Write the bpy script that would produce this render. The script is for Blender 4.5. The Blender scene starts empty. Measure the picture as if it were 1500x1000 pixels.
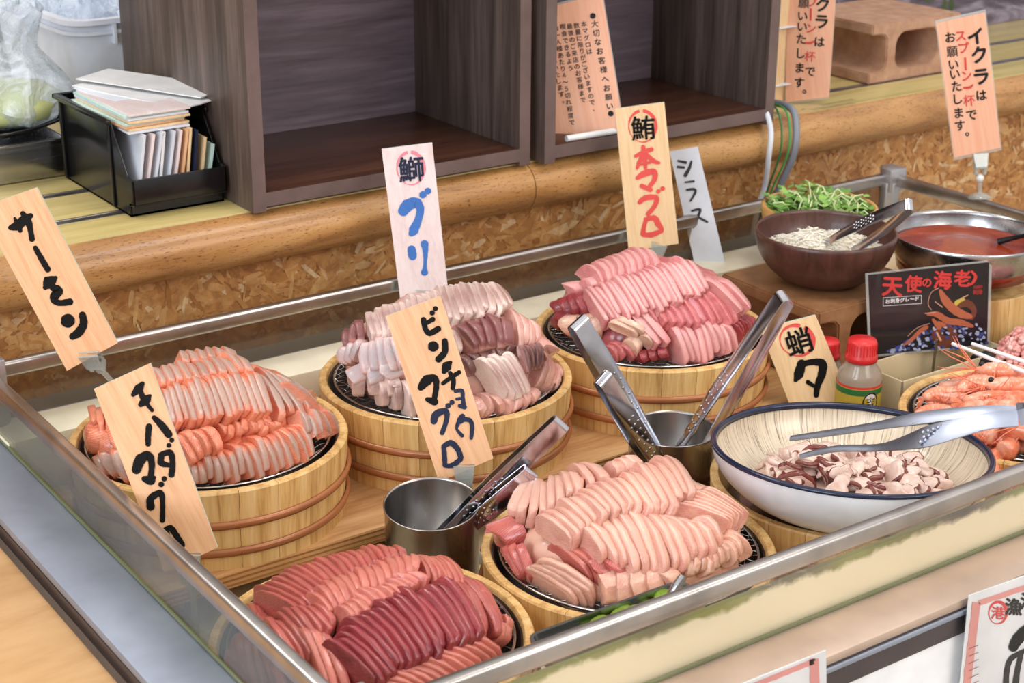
import bpy, bmesh, math, random
from mathutils import Vector, Matrix
PI = math.pi
rnd = random.Random(7)
sc = bpy.context.scene
COL = sc.collection

# ------------------------------------------------------------------ camera
FPX = 2440.22
pitch, roll, yaw = [math.radians(a) for a in (21.1575, -.3536, 35.1758)]
CAM = Vector((0, 0, .82))
FW = Vector((math.sin(yaw)*math.cos(pitch), math.cos(yaw)*math.cos(pitch), -math.sin(pitch)))
RT0 = Vector((math.cos(yaw), -math.sin(yaw), 0)); DN0 = FW.cross(RT0)
RT = RT0*math.cos(roll) + DN0*math.sin(roll)
DN = -RT0*math.sin(roll) + DN0*math.cos(roll)
cd = bpy.data.cameras.new('camera'); cam = bpy.data.objects.new('camera', cd); COL.objects.link(cam)
cd.sensor_width = 36; cd.lens = FPX/1500*36; cd.clip_start = .05; cd.clip_end = 60
cd.dof.use_dof = True; cd.dof.focus_distance = 1.72; cd.dof.aperture_fstop = 11
m = Matrix.Identity(4)
for i in range(3):
    m[i][0] = RT[i]; m[i][1] = -DN[i]; m[i][2] = -FW[i]; m[i][3] = CAM[i]
cam.matrix_world = m
sc.camera = cam
# ------------------------------------------------------------------ light
sc.view_settings.view_transform = 'Standard'; sc.view_settings.look = 'None'
sc.view_settings.exposure = 0.0; sc.view_settings.gamma = 1; sc.view_settings.use_curve_mapping = False
w = bpy.data.worlds.new('world'); sc.world = w; w.use_nodes = True
wn = w.node_tree.nodes; wl = w.node_tree.links
bg = wn['Background']; bg.inputs[1].default_value = 1.15
tc = wn.new('ShaderNodeTexCoord'); sx = wn.new('ShaderNodeSeparateXYZ'); cr = wn.new('ShaderNodeValToRGB')
mp = wn.new('ShaderNodeMapRange'); mp.inputs[1].default_value = -1; mp.inputs[2].default_value = 1
wl.new(tc.outputs['Generated'], sx.inputs[0]); wl.new(sx.outputs['Z'], mp.inputs[0]); wl.new(mp.outputs[0], cr.inputs[0]); wl.new(cr.outputs[0], bg.inputs[0])
cr.color_ramp.elements[0].color = (.34, .30, .27, 1); cr.color_ramp.elements[1].color = (1.0, .98, .97, 1)

def area(name, loc, target, size, size_y, power, color):
    l = bpy.data.lights.new(name, 'AREA'); l.shape = 'RECTANGLE'; l.size = size; l.size_y = size_y
    l.energy = power; l.color = color
    o = bpy.data.objects.new(name, l); COL.objects.link(o); o.location = loc
    d = Vector(target) - Vector(loc); o.rotation_euler = d.to_track_quat('-Z', 'Y').to_euler()
    return o
area('window_light', (-2.6, -.1, 1.5), (.9, 1.5, 0), 2.2, 1.7, 80, (.80, .90, 1.0))
area('front_light', (1.9, -1.8, 2.0), (1.1, 1.4, 0), 2.2, 1.4, 46, (1.0, .93, .85))
area('ceiling_light', (.2, 2.3, 1.9), (.95, 1.35, 0), .9, .5, 11, (1.0, .97, .93))
area('ceiling_light', (1.5, 1.0, 1.9), (1.1, 1.3, 0), .7, .4, 9, (1.0, .95, .88))

# ------------------------------------------------------------------ placing helpers
def ray(u, v):
    return (RT*((u-750)/FPX) + DN*((v-500)/FPX) + FW)
def atz(u, v, z): d = ray(u, v); return CAM + d*((z-CAM.z)/d.z)
def aty(u, v, y): d = ray(u, v); return CAM + d*((y-CAM.y)/d.y)
def atx(u, v, x): d = ray(u, v); return CAM + d*((x-CAM.x)/d.x)
def atd(u, v, dist): return CAM + ray(u, v).normalized()*dist

# ------------------------------------------------------------------ materials
def lin(c):
    return tuple(((x/255)/12.92 if x/255 <= .04045 else ((x/255+.055)/1.055)**2.4) for x in c) + (1,)
class NT:
    def __init__(s, name):
        s.m = bpy.data.materials.new(name); s.m.use_nodes = True
        s.n = s.m.node_tree.nodes; s.l = s.m.node_tree.links; s.b = s.n['Principled BSDF']
    def add(s, t, **kw):
        n = s.n.new('ShaderNode'+t)
        for k, v in kw.items():
            if k.startswith('i_'):
                key = k[2:]; key = int(key) if key.isdigit() else key.replace('_', ' ')
                n.inputs[key].default_value = v
            else: setattr(n, k, v)
        return n
    def link(s, a, b): s.l.new(a, b)
    def coords(s, scale=(1, 1, 1), kind='Object', rot=(0, 0, 0)):
        t = s.add('TexCoord'); mp = s.add('Mapping'); mp.inputs['Scale'].default_value = scale; mp.inputs['Rotation'].default_value = rot
        s.link(t.outputs[kind], mp.inputs[0]); return mp.outputs[0]
    def noise(s, vec, scale, detail=3, rough=.5, dist=0):
        n = s.add('TexNoise'); n.inputs['Scale'].default_value = scale; n.inputs['Detail'].default_value = detail
        n.inputs['Roughness'].default_value = rough; n.inputs['Distortion'].default_value = dist
        s.link(vec, n.inputs['Vector']); return n.outputs[0]
    def ramp(s, fac, stops, interp='LINEAR'):
        r = s.add('ValToRGB'); e = r.color_ramp.elements; r.color_ramp.interpolation = interp
        while len(e) < len(stops): e.new(.5)
        for k, (p, c) in enumerate(stops): e[k].position = p; e[k].color = c if len(c) == 4 else lin(c)
        s.link(fac, r.inputs[0]); return r.outputs[0]
    def mix(s, fac, a, b, mode='MIX'):
        n = s.add('Mix', data_type='RGBA', blend_type=mode)
        for k, v in ((0, fac), (6, a), (7, b)):
            if hasattr(v, 'links'): s.link(v, n.inputs[k])
            else: n.inputs[k].default_value = v
        return n.outputs[2]
    def math(s, op, a, b=0):
        n = s.add('Math', operation=op)
        for k, v in ((0, a), (1, b)):
            if hasattr(v, 'links'): s.link(v, n.inputs[k])
            else: n.inputs[k].default_value = v
        return n.outputs[0]
    def bump(s, h, strength=.3, dist=.002):
        b = s.add('Bump'); b.inputs['Strength'].default_value = strength; b.inputs['Distance'].default_value = dist
        s.link(h, b.inputs['Height']); s.link(b.outputs[0], s.b.inputs['Normal'])
    def set(s, **kw):
        for k, v in kw.items():
            k = k.replace('_', ' ')
            if hasattr(v, 'links'): s.link(v, s.b.inputs[k])
            else: s.b.inputs[k].default_value = v
        return s.m
def plain(name, c, rough=.5, metal=0, bumpy=0, **kw):
    t = NT(name); v = t.coords((1, 1, 1)); n = t.noise(v, 18, 4)
    c = lin(c); d = tuple(x*.82 for x in c[:3]) + (1,)
    t.set(Base_Color=t.ramp(n, [(.3, d), (.65, c)]), Roughness=rough, Metallic=metal, **kw)
    if bumpy: t.bump(t.noise(v, 160, 3), bumpy, .001)
    return t.m
def wood(name, cols, scale, rough=.5, fine=8, bump=.15, dist=.6, kind='Object', coat=0, rand=0):
    t = NT(name); v = t.coords(scale, kind)
    if rand:
        oi = t.add('ObjectInfo'); ad = t.add('VectorMath', operation='ADD'); t.link(v, ad.inputs[0])
        mu = t.add('VectorMath', operation='SCALE'); mu.inputs[0].default_value = (37, 17, 23); t.link(oi.outputs['Random'], mu.inputs['Scale'])
        t.link(mu.outputs[0], ad.inputs[1]); v = ad.outputs[0]
    n1 = t.noise(v, 1.0, 4, .55, dist); n2 = t.noise(v, fine, 3, .6)
    f = t.math('ADD', t.math('MULTIPLY', n1, .65), t.math('MULTIPLY', n2, .35))
    c = t.ramp(f, [(.32, cols[0]), (.5, cols[1]), (.68, cols[2])])
    if rand:
        hs = t.add('HueSaturation'); t.link(c, hs.inputs['Color'])
        t.link(t.math('ADD', t.math('MULTIPLY', oi.outputs['Random'], rand), 1-rand/2), hs.inputs['Value']); c = hs.outputs[0]
    t.set(Base_Color=c, Roughness=rough, Coat_Weight=coat); t.bump(f, bump, .001)
    return t.m
M = {}
M['tub'] = wood('hinoki_wood', [(178, 128, 70), (222, 180, 114), (238, 204, 146)], (75, 75, 2.6), .5, 5, .12, .3, coat=.15, rand=.14)
M['ply'] = wood('plywood_board', [(176, 122, 72), (208, 158, 104), (226, 182, 130)], (3, 26, 20), .5, 6, .1, 1.2)
M['plyedge'] = wood('plywood_edge', [(104, 66, 30), (158, 108, 58), (196, 146, 88)], (1.5, 8, 260), .6, 3, .2, .2)
M['log'] = wood('log_wood', [(128, 82, 42), (176, 124, 70), (198, 148, 92)], (4, 26, 26), .42, 12, .3, 1.5, coat=.2)
def logmat():
    t = NT('golden_log_wood'); v = t.coords((3, 22, 22)); n = t.noise(v, 1.2, 5, .6, 1.2)
    c = t.ramp(n, [(.28, (150, 104, 58)), (.5, (184, 134, 78)), (.72, (202, 156, 100))])
    p = t.noise(t.coords((130, 800, 800)), 1.0, 2); pm = t.ramp(p, [(.33, (120, 78, 46)), (.39, (255, 255, 255))])
    t.set(Base_Color=t.mix(.75, c, pm, 'MULTIPLY'), Roughness=.4, Coat_Weight=.2); t.bump(n, .15, .001); return t.m
M['log'] = logmat()
M['counter'] = wood('counter_wood', [(170, 150, 92), (190, 170, 110), (202, 184, 126)], (3, 40, 20), .35, 5, .05, .5, coat=.3)
M['walnut'] = wood('walnut_veneer', [(56, 46, 40), (86, 72, 66), (114, 98, 90)], (40, 40, 2.5), .42, 4, .08, .5)
M['walnut_h'] = wood('walnut_back_lilac_lit', [(82, 70, 78), (106, 92, 102), (130, 116, 128)], (3, 20, 36), .5, 4, .08, 1.2)  # lilac cast of the window light is mixed into the veneer colour
M['walnut_edge'] = wood('walnut_edging', [(84, 66, 62), (106, 86, 82), (118, 98, 94)], (6, 30, 6), .5, 4, .05, .4)
M['walnut_floor'] = wood('walnut_shelf', [(52, 30, 22), (74, 44, 32), (94, 60, 44)], (2.5, 34, 20), .3, 4, .05, .5)
M['oak'] = wood('oak_counter', [(196, 150, 102), (216, 172, 122), (228, 186, 138)], (5, 16, 5), .35, 3, .03, .6, coat=.2)
M['bowlwood'] = wood('bowl_wood', [(190, 138, 74), (214, 164, 98), (226, 180, 116)], (10, 10, 60), .45, 3, .08, .4)
M['signwood'] = wood('sign_wood', [(218, 160, 116), (232, 180, 136), (240, 194, 152)], (150, 9, 9), .3, 4, .04, .5, coat=.5)
M['signpale'] = wood('sign_wood_pale', [(226, 188, 138), (236, 202, 156), (242, 214, 172)], (150, 9, 9), .35, 4, .04, .5, coat=.4)
M['signpink'] = wood('sign_wood_pink', [(222, 200, 196), (234, 216, 214), (240, 226, 226)], (60, 20, 9), .35, 5, .04, .8, coat=.4)
M['signpaper'] = wood('sign_print_paper', [(234, 166, 130), (242, 182, 148), (246, 196, 164)], (150, 6, 6), .5, 4, .0, .5)
M['hoop'] = plain('copper_hoop', (176, 112, 70), .32, .15)
M['foamedge'] = plain('sign_edge_white_green', (206, 232, 222), .5)
M['ink'] = plain('black_ink', (10, 8, 8), .6, Specular_IOR_Level=.2)
M['inkgrey'] = plain('grey_ink', (50, 52, 56), .5)
M['inknavy'] = plain('navy_ink', (34, 40, 66), .5, Specular_IOR_Level=.3)
M['inkblue'] = plain('blue_ink', (66, 120, 196), .35)
M['inkred'] = plain('red_ink', (222, 62, 60), .4)
M['inkrose'] = plain('rose_ink', (232, 88, 82), .4)
M['inkpink'] = plain('pink_ink', (236, 140, 156), .4)
M['white'] = plain('white_plastic', (238, 238, 238), .35)
M['white_blue'] = plain('white_container', (236, 240, 250), .4)
M['paper'] = plain('white_board', (226, 230, 240), .6)
M['cream'] = plain('cream_enamel', (240, 230, 204), .35)
M['beige'] = plain('beige_plastic', (206, 188, 152), .4)
M['black'] = plain('black_plastic', (18, 18, 20), .22, 0, .05)
M['darkwall'] = plain('dim_wall', (104, 88, 74), .8)
M['brownplastic'] = wood('brown_lacquer_bowl', [(62, 36, 28), (80, 48, 40), (92, 58, 50)], (60, 60, 6), .38, 4, .2, .3, coat=.15)
M['lacquer'] = plain('dark_lacquer', (44, 26, 20), .22)
M['redcap'] = plain('red_cap', (214, 42, 44), .35, 0, 0, Subsurface_Weight=.1)
M['pinkedge'] = plain('dark_strip', (96, 88, 90), .35, .7)
def steel(name, c=(190, 190, 192), rough=.24, sc_=(2, 200, 200), amt=.10):
    t = NT(name); v = t.coords(sc_); n = t.noise(v, 2, 3)
    r = t.math('ADD', t.math('MULTIPLY', n, amt*2), rough-amt)
    v2 = t.coords((9, 9, 9)); n2 = t.noise(v2, 2, 4)
    c1 = lin(c); c0 = tuple(x*.72 for x in c1[:3]) + (1,)
    t.set(Base_Color=t.ramp(n2, [(.35, c0), (.62, c1)]), Roughness=r, Metallic=1.0); return t.m
M['steel'] = steel('stainless_steel')
M['rail'] = steel('satin_rail_steel', (194, 188, 184), .33)
M['ledge'] = plain('case_side_ledge_steel', (168, 176, 192), .55, .75)
M['ledge_front'] = plain('front_ledge_steel_warm_reflection', (206, 182, 164), .5, .6)  # same steel as the side ledges, its warm floor reflection put into the colour
M['cup'] = steel('steel_cup', (176, 172, 168), .26, (30, 30, 2), .06)
M['castal'] = steel('cast_corner_metal', (196, 196, 200), .48, (60, 60, 60), .05)
M['tong'] = steel('tongs_steel', (206, 206, 212), .16, (3, 60, 60), .04)
M['wire'] = steel('wire_steel', (196, 194, 190), .18, (5, 5, 5), .03)
def glassy(name, tint, haze=0, gloss=.08, base=.035):
    t = NT(name); n = t.n; tr = n.new('ShaderNodeBsdfTransparent'); tr.inputs[0].default_value = tint
    gl = n.new('ShaderNodeBsdfGlossy'); gl.inputs['Roughness'].default_value = gloss; gl.inputs[0].default_value = (.95, .97, .97, 1)
    lw = n.new('ShaderNodeLayerWeight'); lw.inputs[0].default_value = .5
    fr = t.math('ADD', t.math('MULTIPLY', t.math('POWER', lw.outputs['Facing'], 4.5), .9), base)
    mx = n.new('ShaderNodeMixShader'); t.link(fr, mx.inputs[0]); t.link(tr.outputs[0], mx.inputs[1]); t.link(gl.outputs[0], mx.inputs[2])
    last = mx
    if haze:
        df = n.new('ShaderNodeBsdfDiffuse'); df.inputs[0].default_value = (.72, .76, .72, 1)
        v = t.coords((1, 1, 1)); ns = t.noise(v, 9, 5, .6, .5)
        f = t.math('MULTIPLY', t.math('GREATER_THAN', ns, -1), haze)
        f = t.math('MULTIPLY', ns, haze*2)
        m2 = n.new('ShaderNodeMixShader'); t.link(f, m2.inputs[0]); t.link(mx.outputs[0], m2.inputs[1]); t.link(df.outputs[0], m2.inputs[2]); last = m2
    t.link(last.outputs[0], n['Material Output'].inputs[0]); n.remove(t.b)
    return t.m
M['pane'] = glassy('case_glass', (.93, .95, .93, 1), .05)
M['pane_smeared'] = glassy('smeared_glass', (.60, .61, .53, 1), .05)
M['pane_rear'] = glassy('grimy_rear_glass', (.66, .60, .50, 1), .02)
M['pane_front'] = glassy('front_glass', (.97, .96, .93, 1), .02)
M['panegreen'] = plain('glass_edge_green', (112, 118, 84), .3)
M['film'] = glassy('clear_sleeve', (.985, .985, .99, 1), .0, .05, .012)
M['margin'] = glassy('milky_sleeve_margin', (.95, .96, .98, 1), .42, .1)
M['acrylic'] = glassy('clear_acrylic', (.80, .82, .82, 1), .26, .03, .08)
def bagmat():
    t = NT('crinkled_clear_bag'); n = t.n
    tr = n.new('ShaderNodeBsdfTransparent'); tr.inputs[0].default_value = (.93, .96, 1, 1)
    t.set(Base_Color=(.80, .86, .93, 1), Roughness=.18)
    v = t.coords((1, 1, 1)); h = t.noise(v, 22, 6, .6, 1.5); t.bump(h, .8, .01)
    mx = n.new('ShaderNodeMixShader')
    t.link(t.ramp(h, [(.42, (.22, .22, .22, 1)), (.62, (.62, .62, .62, 1))]), mx.inputs[0])
    t.link(tr.outputs[0], mx.inputs[1]); t.link(t.b.outputs[0], mx.inputs[2]); t.link(mx.outputs[0], n['Material Output'].inputs[0]); return t.m
M['bag'] = bagmat()
def osb():
    t = NT('osb_flakes'); g = t.add('NewGeometry'); v = t.coords((1, 1, 1))
    n = t.noise(v, 60, 4, .6, .5)
    c = t.ramp(g.outputs['Random Per Island'], [(0, (166, 108, 54)), (.12, (190, 134, 74)), (.6, (204, 152, 92)), (.9, (214, 168, 110)), (1, (230, 202, 162))])
    t.set(Base_Color=t.mix(.55, c, t.ramp(n, [(.3, (150, 100, 56)), (.7, (255, 250, 235))]), 'MULTIPLY'), Roughness=.6)
    t.bump(n, .3, .001); return t.m
M['osb'] = osb()
M['osbbase'] = plain('osb_base', (172, 116, 62), .7)
def blockmat():
    t = NT('clay_block'); v = t.coords((1, 1, 1)); n = t.noise(v, 40, 5, .6); n2 = t.noise(v, 6, 3)
    t.set(Base_Color=t.mix(.4, t.ramp(n2, [(.3, (168, 122, 94)), (.7, (190, 148, 120))]), t.ramp(n, [(.3, (140, 100, 76)), (.7, (214, 178, 150))])), Roughness=.75)
    t.bump(t.noise(v, 260, 4), .35, .001); return t.m
M['block'] = blockmat()
def wetblock():
    t = NT('wet_clay_block'); v = t.coords((1, 1, 1)); n = t.noise(v, 30, 5, .6)
    t.set(Base_Color=t.ramp(n, [(.3, (126, 84, 54)), (.7, (164, 120, 84))]), Roughness=.35); t.bump(t.noise(v, 200, 4), .3, .001); return t.m
M['wetblock'] = wetblock()

def fish(name, top, body, deep, topband=0, streak=(255, 235, 220), streak_amt=.25, sss=.25, rough=.3, val=.18, streak_scale=5):
    """skin-side colour near the local top, flesh colour below, faint fat lines"""
    t = NT(name); tcn = t.add('TexCoord'); sp = t.add('SeparateXYZ'); t.link(tcn.outputs['Object'], sp.inputs[0])
    oi = t.add('ObjectInfo'); ad = t.add('VectorMath', operation='ADD'); t.link(tcn.outputs['Object'], ad.inputs[0])
    mu = t.add('VectorMath', operation='SCALE'); mu.inputs[0].default_value = (31, 13, 27); t.link(oi.outputs['Random'], mu.inputs['Scale']); t.link(mu.outputs[0], ad.inputs[1])
    mpp = t.add('Mapping'); mpp.inputs['Scale'].default_value = (1, .35, .6); t.link(ad.outputs[0], mpp.inputs[0]); v = mpp.outputs[0]
    n = t.noise(v, 3.2, 4, .55, .4); streak_amt *= .5; streak_scale *= 1.6
    c = t.ramp(n, [(.3, deep), (.62, body)])
    wv = t.add('TexWave', wave_type='BANDS', bands_direction='DIAGONAL'); wv.inputs['Scale'].default_value = streak_scale; wv.inputs['Distortion'].default_value = 3; wv.inputs['Detail'].default_value = 2
    t.link(v, wv.inputs[0])
    sf = t.math('MULTIPLY', t.math('POWER', wv.outputs[1], 5), streak_amt)
    c = t.mix(sf, c, lin(streak))
    if topband:
        z = t.math('ADD', sp.outputs['Z'], t.math('MULTIPLY', t.math('SUBTRACT', n, .5), .16))
        tf = t.ramp(z, [(0, (0, 0, 0, 1)), (1, (1, 1, 1, 1))])
        mr = t.add('MapRange'); mr.inputs[1].default_value = -topband-.08; mr.inputs[2].default_value = -topband+.06; t.link(z, mr.inputs[0])
        c = t.mix(mr.outputs[0], c, lin(top))
    hs = t.add('HueSaturation'); t.link(c, hs.inputs['Color']); t.link(t.math('ADD', t.math('MULTIPLY', oi.outputs['Random'], val), 1-val*.5), hs.inputs['Value'])
    t.set(Base_Color=hs.outputs[0], Roughness=rough, Subsurface_Weight=sss, Subsurface_Radius=(1.0, .35, .2), Subsurface_Scale=.006, Coat_Weight=.5, Coat_Roughness=.08)
    nb = t.noise(v, 14, 4, .6); t.bump(nb, .45, .0018); return t.m
M['salmon'] = fish('salmon_flesh', (186, 152, 138), (232, 138, 102), (218, 108, 72), .11, sss=.2, streak_amt=.35)
M['salmon_orange'] = fish('salmon_orange', (240, 150, 110), (232, 138, 102), (216, 104, 70), 0, streak_amt=.5)
M['salmon_skin'] = fish('salmon_grey_side', (184, 154, 142), (224, 142, 112), (208, 122, 92), .2, streak_amt=.2)
M['yellowtail'] = fish('yellowtail_flesh', (176, 138, 130), (236, 214, 204), (224, 192, 182), .06, streak_amt=.15, streak=(255, 245, 240))
M['yellowtail_silver'] = fish('yellowtail_silver_side', (190, 176, 178), (238, 214, 208), (216, 166, 160), .07, streak_amt=.1)
M['yellowtail_dark'] = fish('yellowtail_dark_side', (134, 78, 76), (206, 152, 140), (176, 110, 102), .34, streak_amt=.2)
M['yellowtail_brown'] = fish('yellowtail_brown_side', (112, 74, 70), (168, 116, 108), (140, 90, 84), .3, streak_amt=.3, streak=(210, 170, 160))
M['yellowtail_pink'] = fish('yellowtail_pink', (200, 150, 140), (228, 176, 162), (206, 142, 132), .0, streak_amt=.3)
M['bluefin'] = fish('bluefin_pink', (226, 164, 160), (222, 148, 144), (204, 118, 120), .12, streak_amt=.45, streak=(250, 205, 200))
M['bluefin_red'] = fish('bluefin_rose', (212, 126, 122), (210, 120, 120), (184, 84, 90), .0, streak_amt=.35, streak=(245, 180, 178))
M['bluefin_deep'] = fish('bluefin_deep_red', (168, 62, 66), (166, 60, 66), (130, 40, 48), .0, streak_amt=.2, streak=(226, 130, 130))
M['bluefin_pale'] = fish('bluefin_pale', (226, 184, 158), (226, 186, 160), (204, 150, 134), .0, streak_amt=.5)
M['albacore'] = fish('albacore_pale', (228, 176, 156), (226, 172, 152), (212, 142, 126), .1, streak_amt=.25, streak=(250, 215, 200))
M['albacore_white'] = fish('albacore_cream', (230, 190, 168), (228, 180, 156), (214, 154, 134), .0, streak_amt=.25, streak=(252, 225, 212))
M['albacore_red'] = fish('albacore_reddish', (196, 92, 86), (204, 104, 94), (178, 76, 72), .0, streak_amt=.25)
M['yellowfin'] = fish('yellowfin_rose', (190, 102, 92), (186, 92, 84), (156, 66, 62), .06, streak_amt=.2, streak=(236, 160, 150))
M['yellowfin_pale'] = fish('yellowfin_light', (210, 126, 110), (204, 114, 100), (182, 88, 80), .06, streak_amt=.25, streak=(240, 176, 160))
M['yellowfin_dark'] = fish('yellowfin_crimson', (150, 50, 56), (152, 54, 58), (120, 34, 42), .06, streak_amt=.12, streak=(214, 120, 120), rough=.24)
M['octopus'] = fish('octopus_flesh', (228, 200, 184), (226, 198, 184), (208, 172, 158), .0, streak_amt=.1, rough=.18)
M['octopus_skin'] = fish('octopus_skin', (128, 66, 58), (216, 184, 168), (186, 132, 116), .22, streak_amt=.1, rough=.2)
M['shrimp'] = fish('shrimp_shell', (244, 160, 126), (244, 152, 118), (232, 120, 86), .0, streak_amt=.4, streak=(255, 220, 200), rough=.2, streak_scale=3)
def shrimpmat(name, cs, bands):
    t = NT(name); v = t.coords((1, 1, 1)); n = t.noise(v, 90, 4, .6, .4); n2 = t.noise(v, 30, 3)
    c = t.ramp(t.math('ADD', t.math('MULTIPLY', n, .5), t.math('MULTIPLY', n2, .5)), [(.36, cs[0]), (.5, cs[1]), (.62, cs[2])])
    t.set(Base_Color=c, Roughness=.22, Subsurface_Weight=.3, Subsurface_Radius=(1, .4, .25), Subsurface_Scale=.004, Coat_Weight=.5, Coat_Roughness=.1)
    t.bump(n, .35, .0012); return t.m
M['shrimpshell'] = shrimpmat('cooked_shrimp_shell', ((226, 120, 84), (238, 156, 124), (244, 196, 172)), 1)
M['mincedfish'] = shrimpmat('minced_pink_fish', ((206, 124, 118), (228, 156, 148), (240, 190, 180)), 0)
M['minced'] = fish('minced_tuna', (236, 160, 156), (236, 160, 156), (214, 124, 124), .0, streak_amt=.3, rough=.35)
M['eye'] = plain('black_eye', (12, 10, 10), .1)
M['feeler'] = plain('orange_feeler', (238, 130, 96), .35)

# ------------------------------------------------------------------ mesh helpers
def link(name, me, mat=None, parent=None, smooth=True, label=None, cat=None, group=None, kind=None):
    o = bpy.data.objects.new(name, me); COL.objects.link(o)
    if mat is not None and not me.materials: me.materials.append(mat)
    if parent: o.parent = parent
    tag(o, label, cat, group, kind); return o
def tag(o, label=None, cat=None, group=None, kind=None):
    for k, v in (('label', label), ('category', cat), ('group', group), ('kind', kind)):
        if v: o[k] = v
    return o
def empty(name, loc, label, cat, group=None, rz=0):
    o = bpy.data.objects.new(name, None); COL.objects.link(o); o.location = loc; o.rotation_euler = (0, 0, rz); o.empty_display_size = .02
    return tag(o, label, cat, group)
class MB:
    def __init__(s): s.v = []; s.f = []
    def add(s, v, f):
        k = len(s.v); s.v += [tuple(p) for p in v]; s.f += [tuple(i+k for i in q) for q in f]; return s
    def box(s, lo, hi, mat=None):
        (a, b, c), (d, e, g) = lo, hi
        v = [Vector(p) for p in ((a, b, c), (d, b, c), (d, e, c), (a, e, c), (a, b, g), (d, b, g), (d, e, g), (a, e, g))]
        if mat: v = [mat @ p for p in v]
        return s.add(v, [(0, 3, 2, 1), (4, 5, 6, 7), (0, 1, 5, 4), (1, 2, 6, 5), (2, 3, 7, 6), (3, 0, 4, 7)])
    def tube(s, pts, r, n=6, cap=True):
        pts = [Vector(p) for p in pts]; rs = r if isinstance(r, (list, tuple)) else [r]*len(pts)
        V = []; F = []; prev = None
        for i, p in enumerate(pts):
            d = (pts[min(i+1, len(pts)-1)] - pts[max(i-1, 0)])
            d = d.normalized() if d.length > 1e-9 else Vector((0, 0, 1))
            if prev is None:
                a = d.cross(Vector((0, 0, 1)));
                if a.length < .1: a = d.cross(Vector((1, 0, 0)))
            else: a = prev - d*prev.dot(d)
            a.normalize(); prev = a; b = d.cross(a)
            for k in range(n):
                t = 2*PI*k/n; V.append(p + (a*math.cos(t) + b*math.sin(t))*rs[i])
        for i in range(len(pts)-1):
            for k in range(n):
                k2 = (k+1) % n; F.append((i*n+k, i*n+k2, (i+1)*n+k2, (i+1)*n+k))
        if cap: F.append(tuple(range(n))[::-1]); F.append(tuple((len(pts)-1)*n+k for k in range(n)))
        return s.add(V, F)
    def lathe(s, prof, n=64, a0=0, a1=2*PI, mat=None, close=False):
        full = abs(a1-a0-2*PI) < 1e-6; cols = n if full else n+1; V = []; F = []; L = len(prof)
        for k in range(cols):
            t = a0+(a1-a0)*k/n
            for r, z in prof:
                p = Vector((r*math.cos(t), r*math.sin(t), z)); V.append(mat @ p if mat else p)
        for k in range(n):
            k2 = (k+1) % cols
            for j in range(L-1 if not close else L):
                j2 = (j+1) % L; F.append((k*L+j, k2*L+j, k2*L+j2, k*L+j2))
        if not full and close: F.append(tuple(range(L))); F.append(tuple((cols-1)*L+j for j in range(L))[::-1])
        return s.add(V, F)
    def sphere(s, c, r, n=8, mat=None, sq=(1, 1, 1)):
        V = []; F = []; c = Vector(c); h = max(4, n//2)
        for i in range(h+1):
            for k in range(n):
                a = PI*i/h; t = 2*PI*k/n
                p = Vector((math.sin(a)*math.cos(t)*sq[0], math.sin(a)*math.sin(t)*sq[1], math.cos(a)*sq[2]))*r
                V.append(c + (mat @ p if mat else p))
        for i in range(h):
            for k in range(n):
                k2 = (k+1) % n; F.append((i*n+k, (i+1)*n+k, (i+1)*n+k2, i*n+k2))
        return s.add(V, F)
    def mesh(s, name, smooth=True, bevel=0, seg=2, merge=0):
        me = bpy.data.meshes.new(name); me.from_pydata(s.v, [], s.f); me.validate()
        bm = bmesh.new(); bm.from_mesh(me)
        if merge: bmesh.ops.remove_doubles(bm, verts=bm.verts, dist=merge)
        bmesh.ops.recalc_face_normals(bm, faces=bm.faces)
        if bevel: bmesh.ops.bevel(bm, geom=[e for e in bm.edges if len(e.link_faces) == 2 and e.calc_face_angle(0) > .5], offset=bevel, segments=seg, affect='EDGES', profile=.5)
        bm.to_mesh(me); bm.free()
        if smooth:
            me.polygons.foreach_set('use_smooth', [True]*len(me.polygons))
            if smooth != 2: me.set_sharp_from_angle(angle=math.radians(40))
        me.update(); return me
    def build(s, name, mat, parent=None, smooth=True, bevel=0, seg=2, merge=0, **kw):
        o = link(name, s.mesh(name, smooth, bevel, seg, merge), mat, parent, **kw); return o
def localize(o, loc):
    """put a world-built mesh's origin at loc"""
    o.data.transform(Matrix.Translation(-Vector(loc))); o.location = loc
    return o

# ================================================================== setting
def bevbox(name, lo, hi, mat, bev=.002, parent=None, **kw):
    return MB().box(lo, hi).build(name, mat, parent, bevel=bev, **kw)
fl = bevbox('floor', (-3, -2.5, -.9), (6, 4.0, -.85), plain('floor_vinyl', (196, 186, 172), .4), 0, kind='structure')
# back wall behind the food counter: OSB sheet under the log, dim wall behind the cabinets
wo = bevbox('wall_back', (-1.6, 1.832, -.85), (4.6, 1.85, .2), M['osbbase'], 0, kind='structure')
r2 = random.Random(3); fk = MB()
for i in range(13000):
    x = r2.uniform(-.1, 2.9); z = r2.uniform(-.16, .172); L = r2.uniform(.012, .046); W = r2.uniform(.003, .013); a = r2.gauss(0, .75)
    if r2.random() < .12: L *= 1.5; W *= 1.7
    y = 1.832 - r2.uniform(.0002, .0016); ty = r2.uniform(-.02, .02)
    ca, sa = math.cos(a), math.sin(a); pts = []
    for (u, v) in ((-1, -.6), (-.3, -1), (.6, -.9), (1, -.2), (.8, .7), (.1, 1), (-.8, .8)):
        u *= L*.5*r2.uniform(.75, 1.1); v *= W*.5*r2.uniform(.7, 1.1)
        pts.append((x+u*ca-v*sa, y+u*ty*.3, z+u*sa+v*ca))
    fk.add(pts, [tuple(range(7))])
fo = fk.build('wood_flake', M['osb'], wo, smooth=False, kind='stuff')
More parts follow.
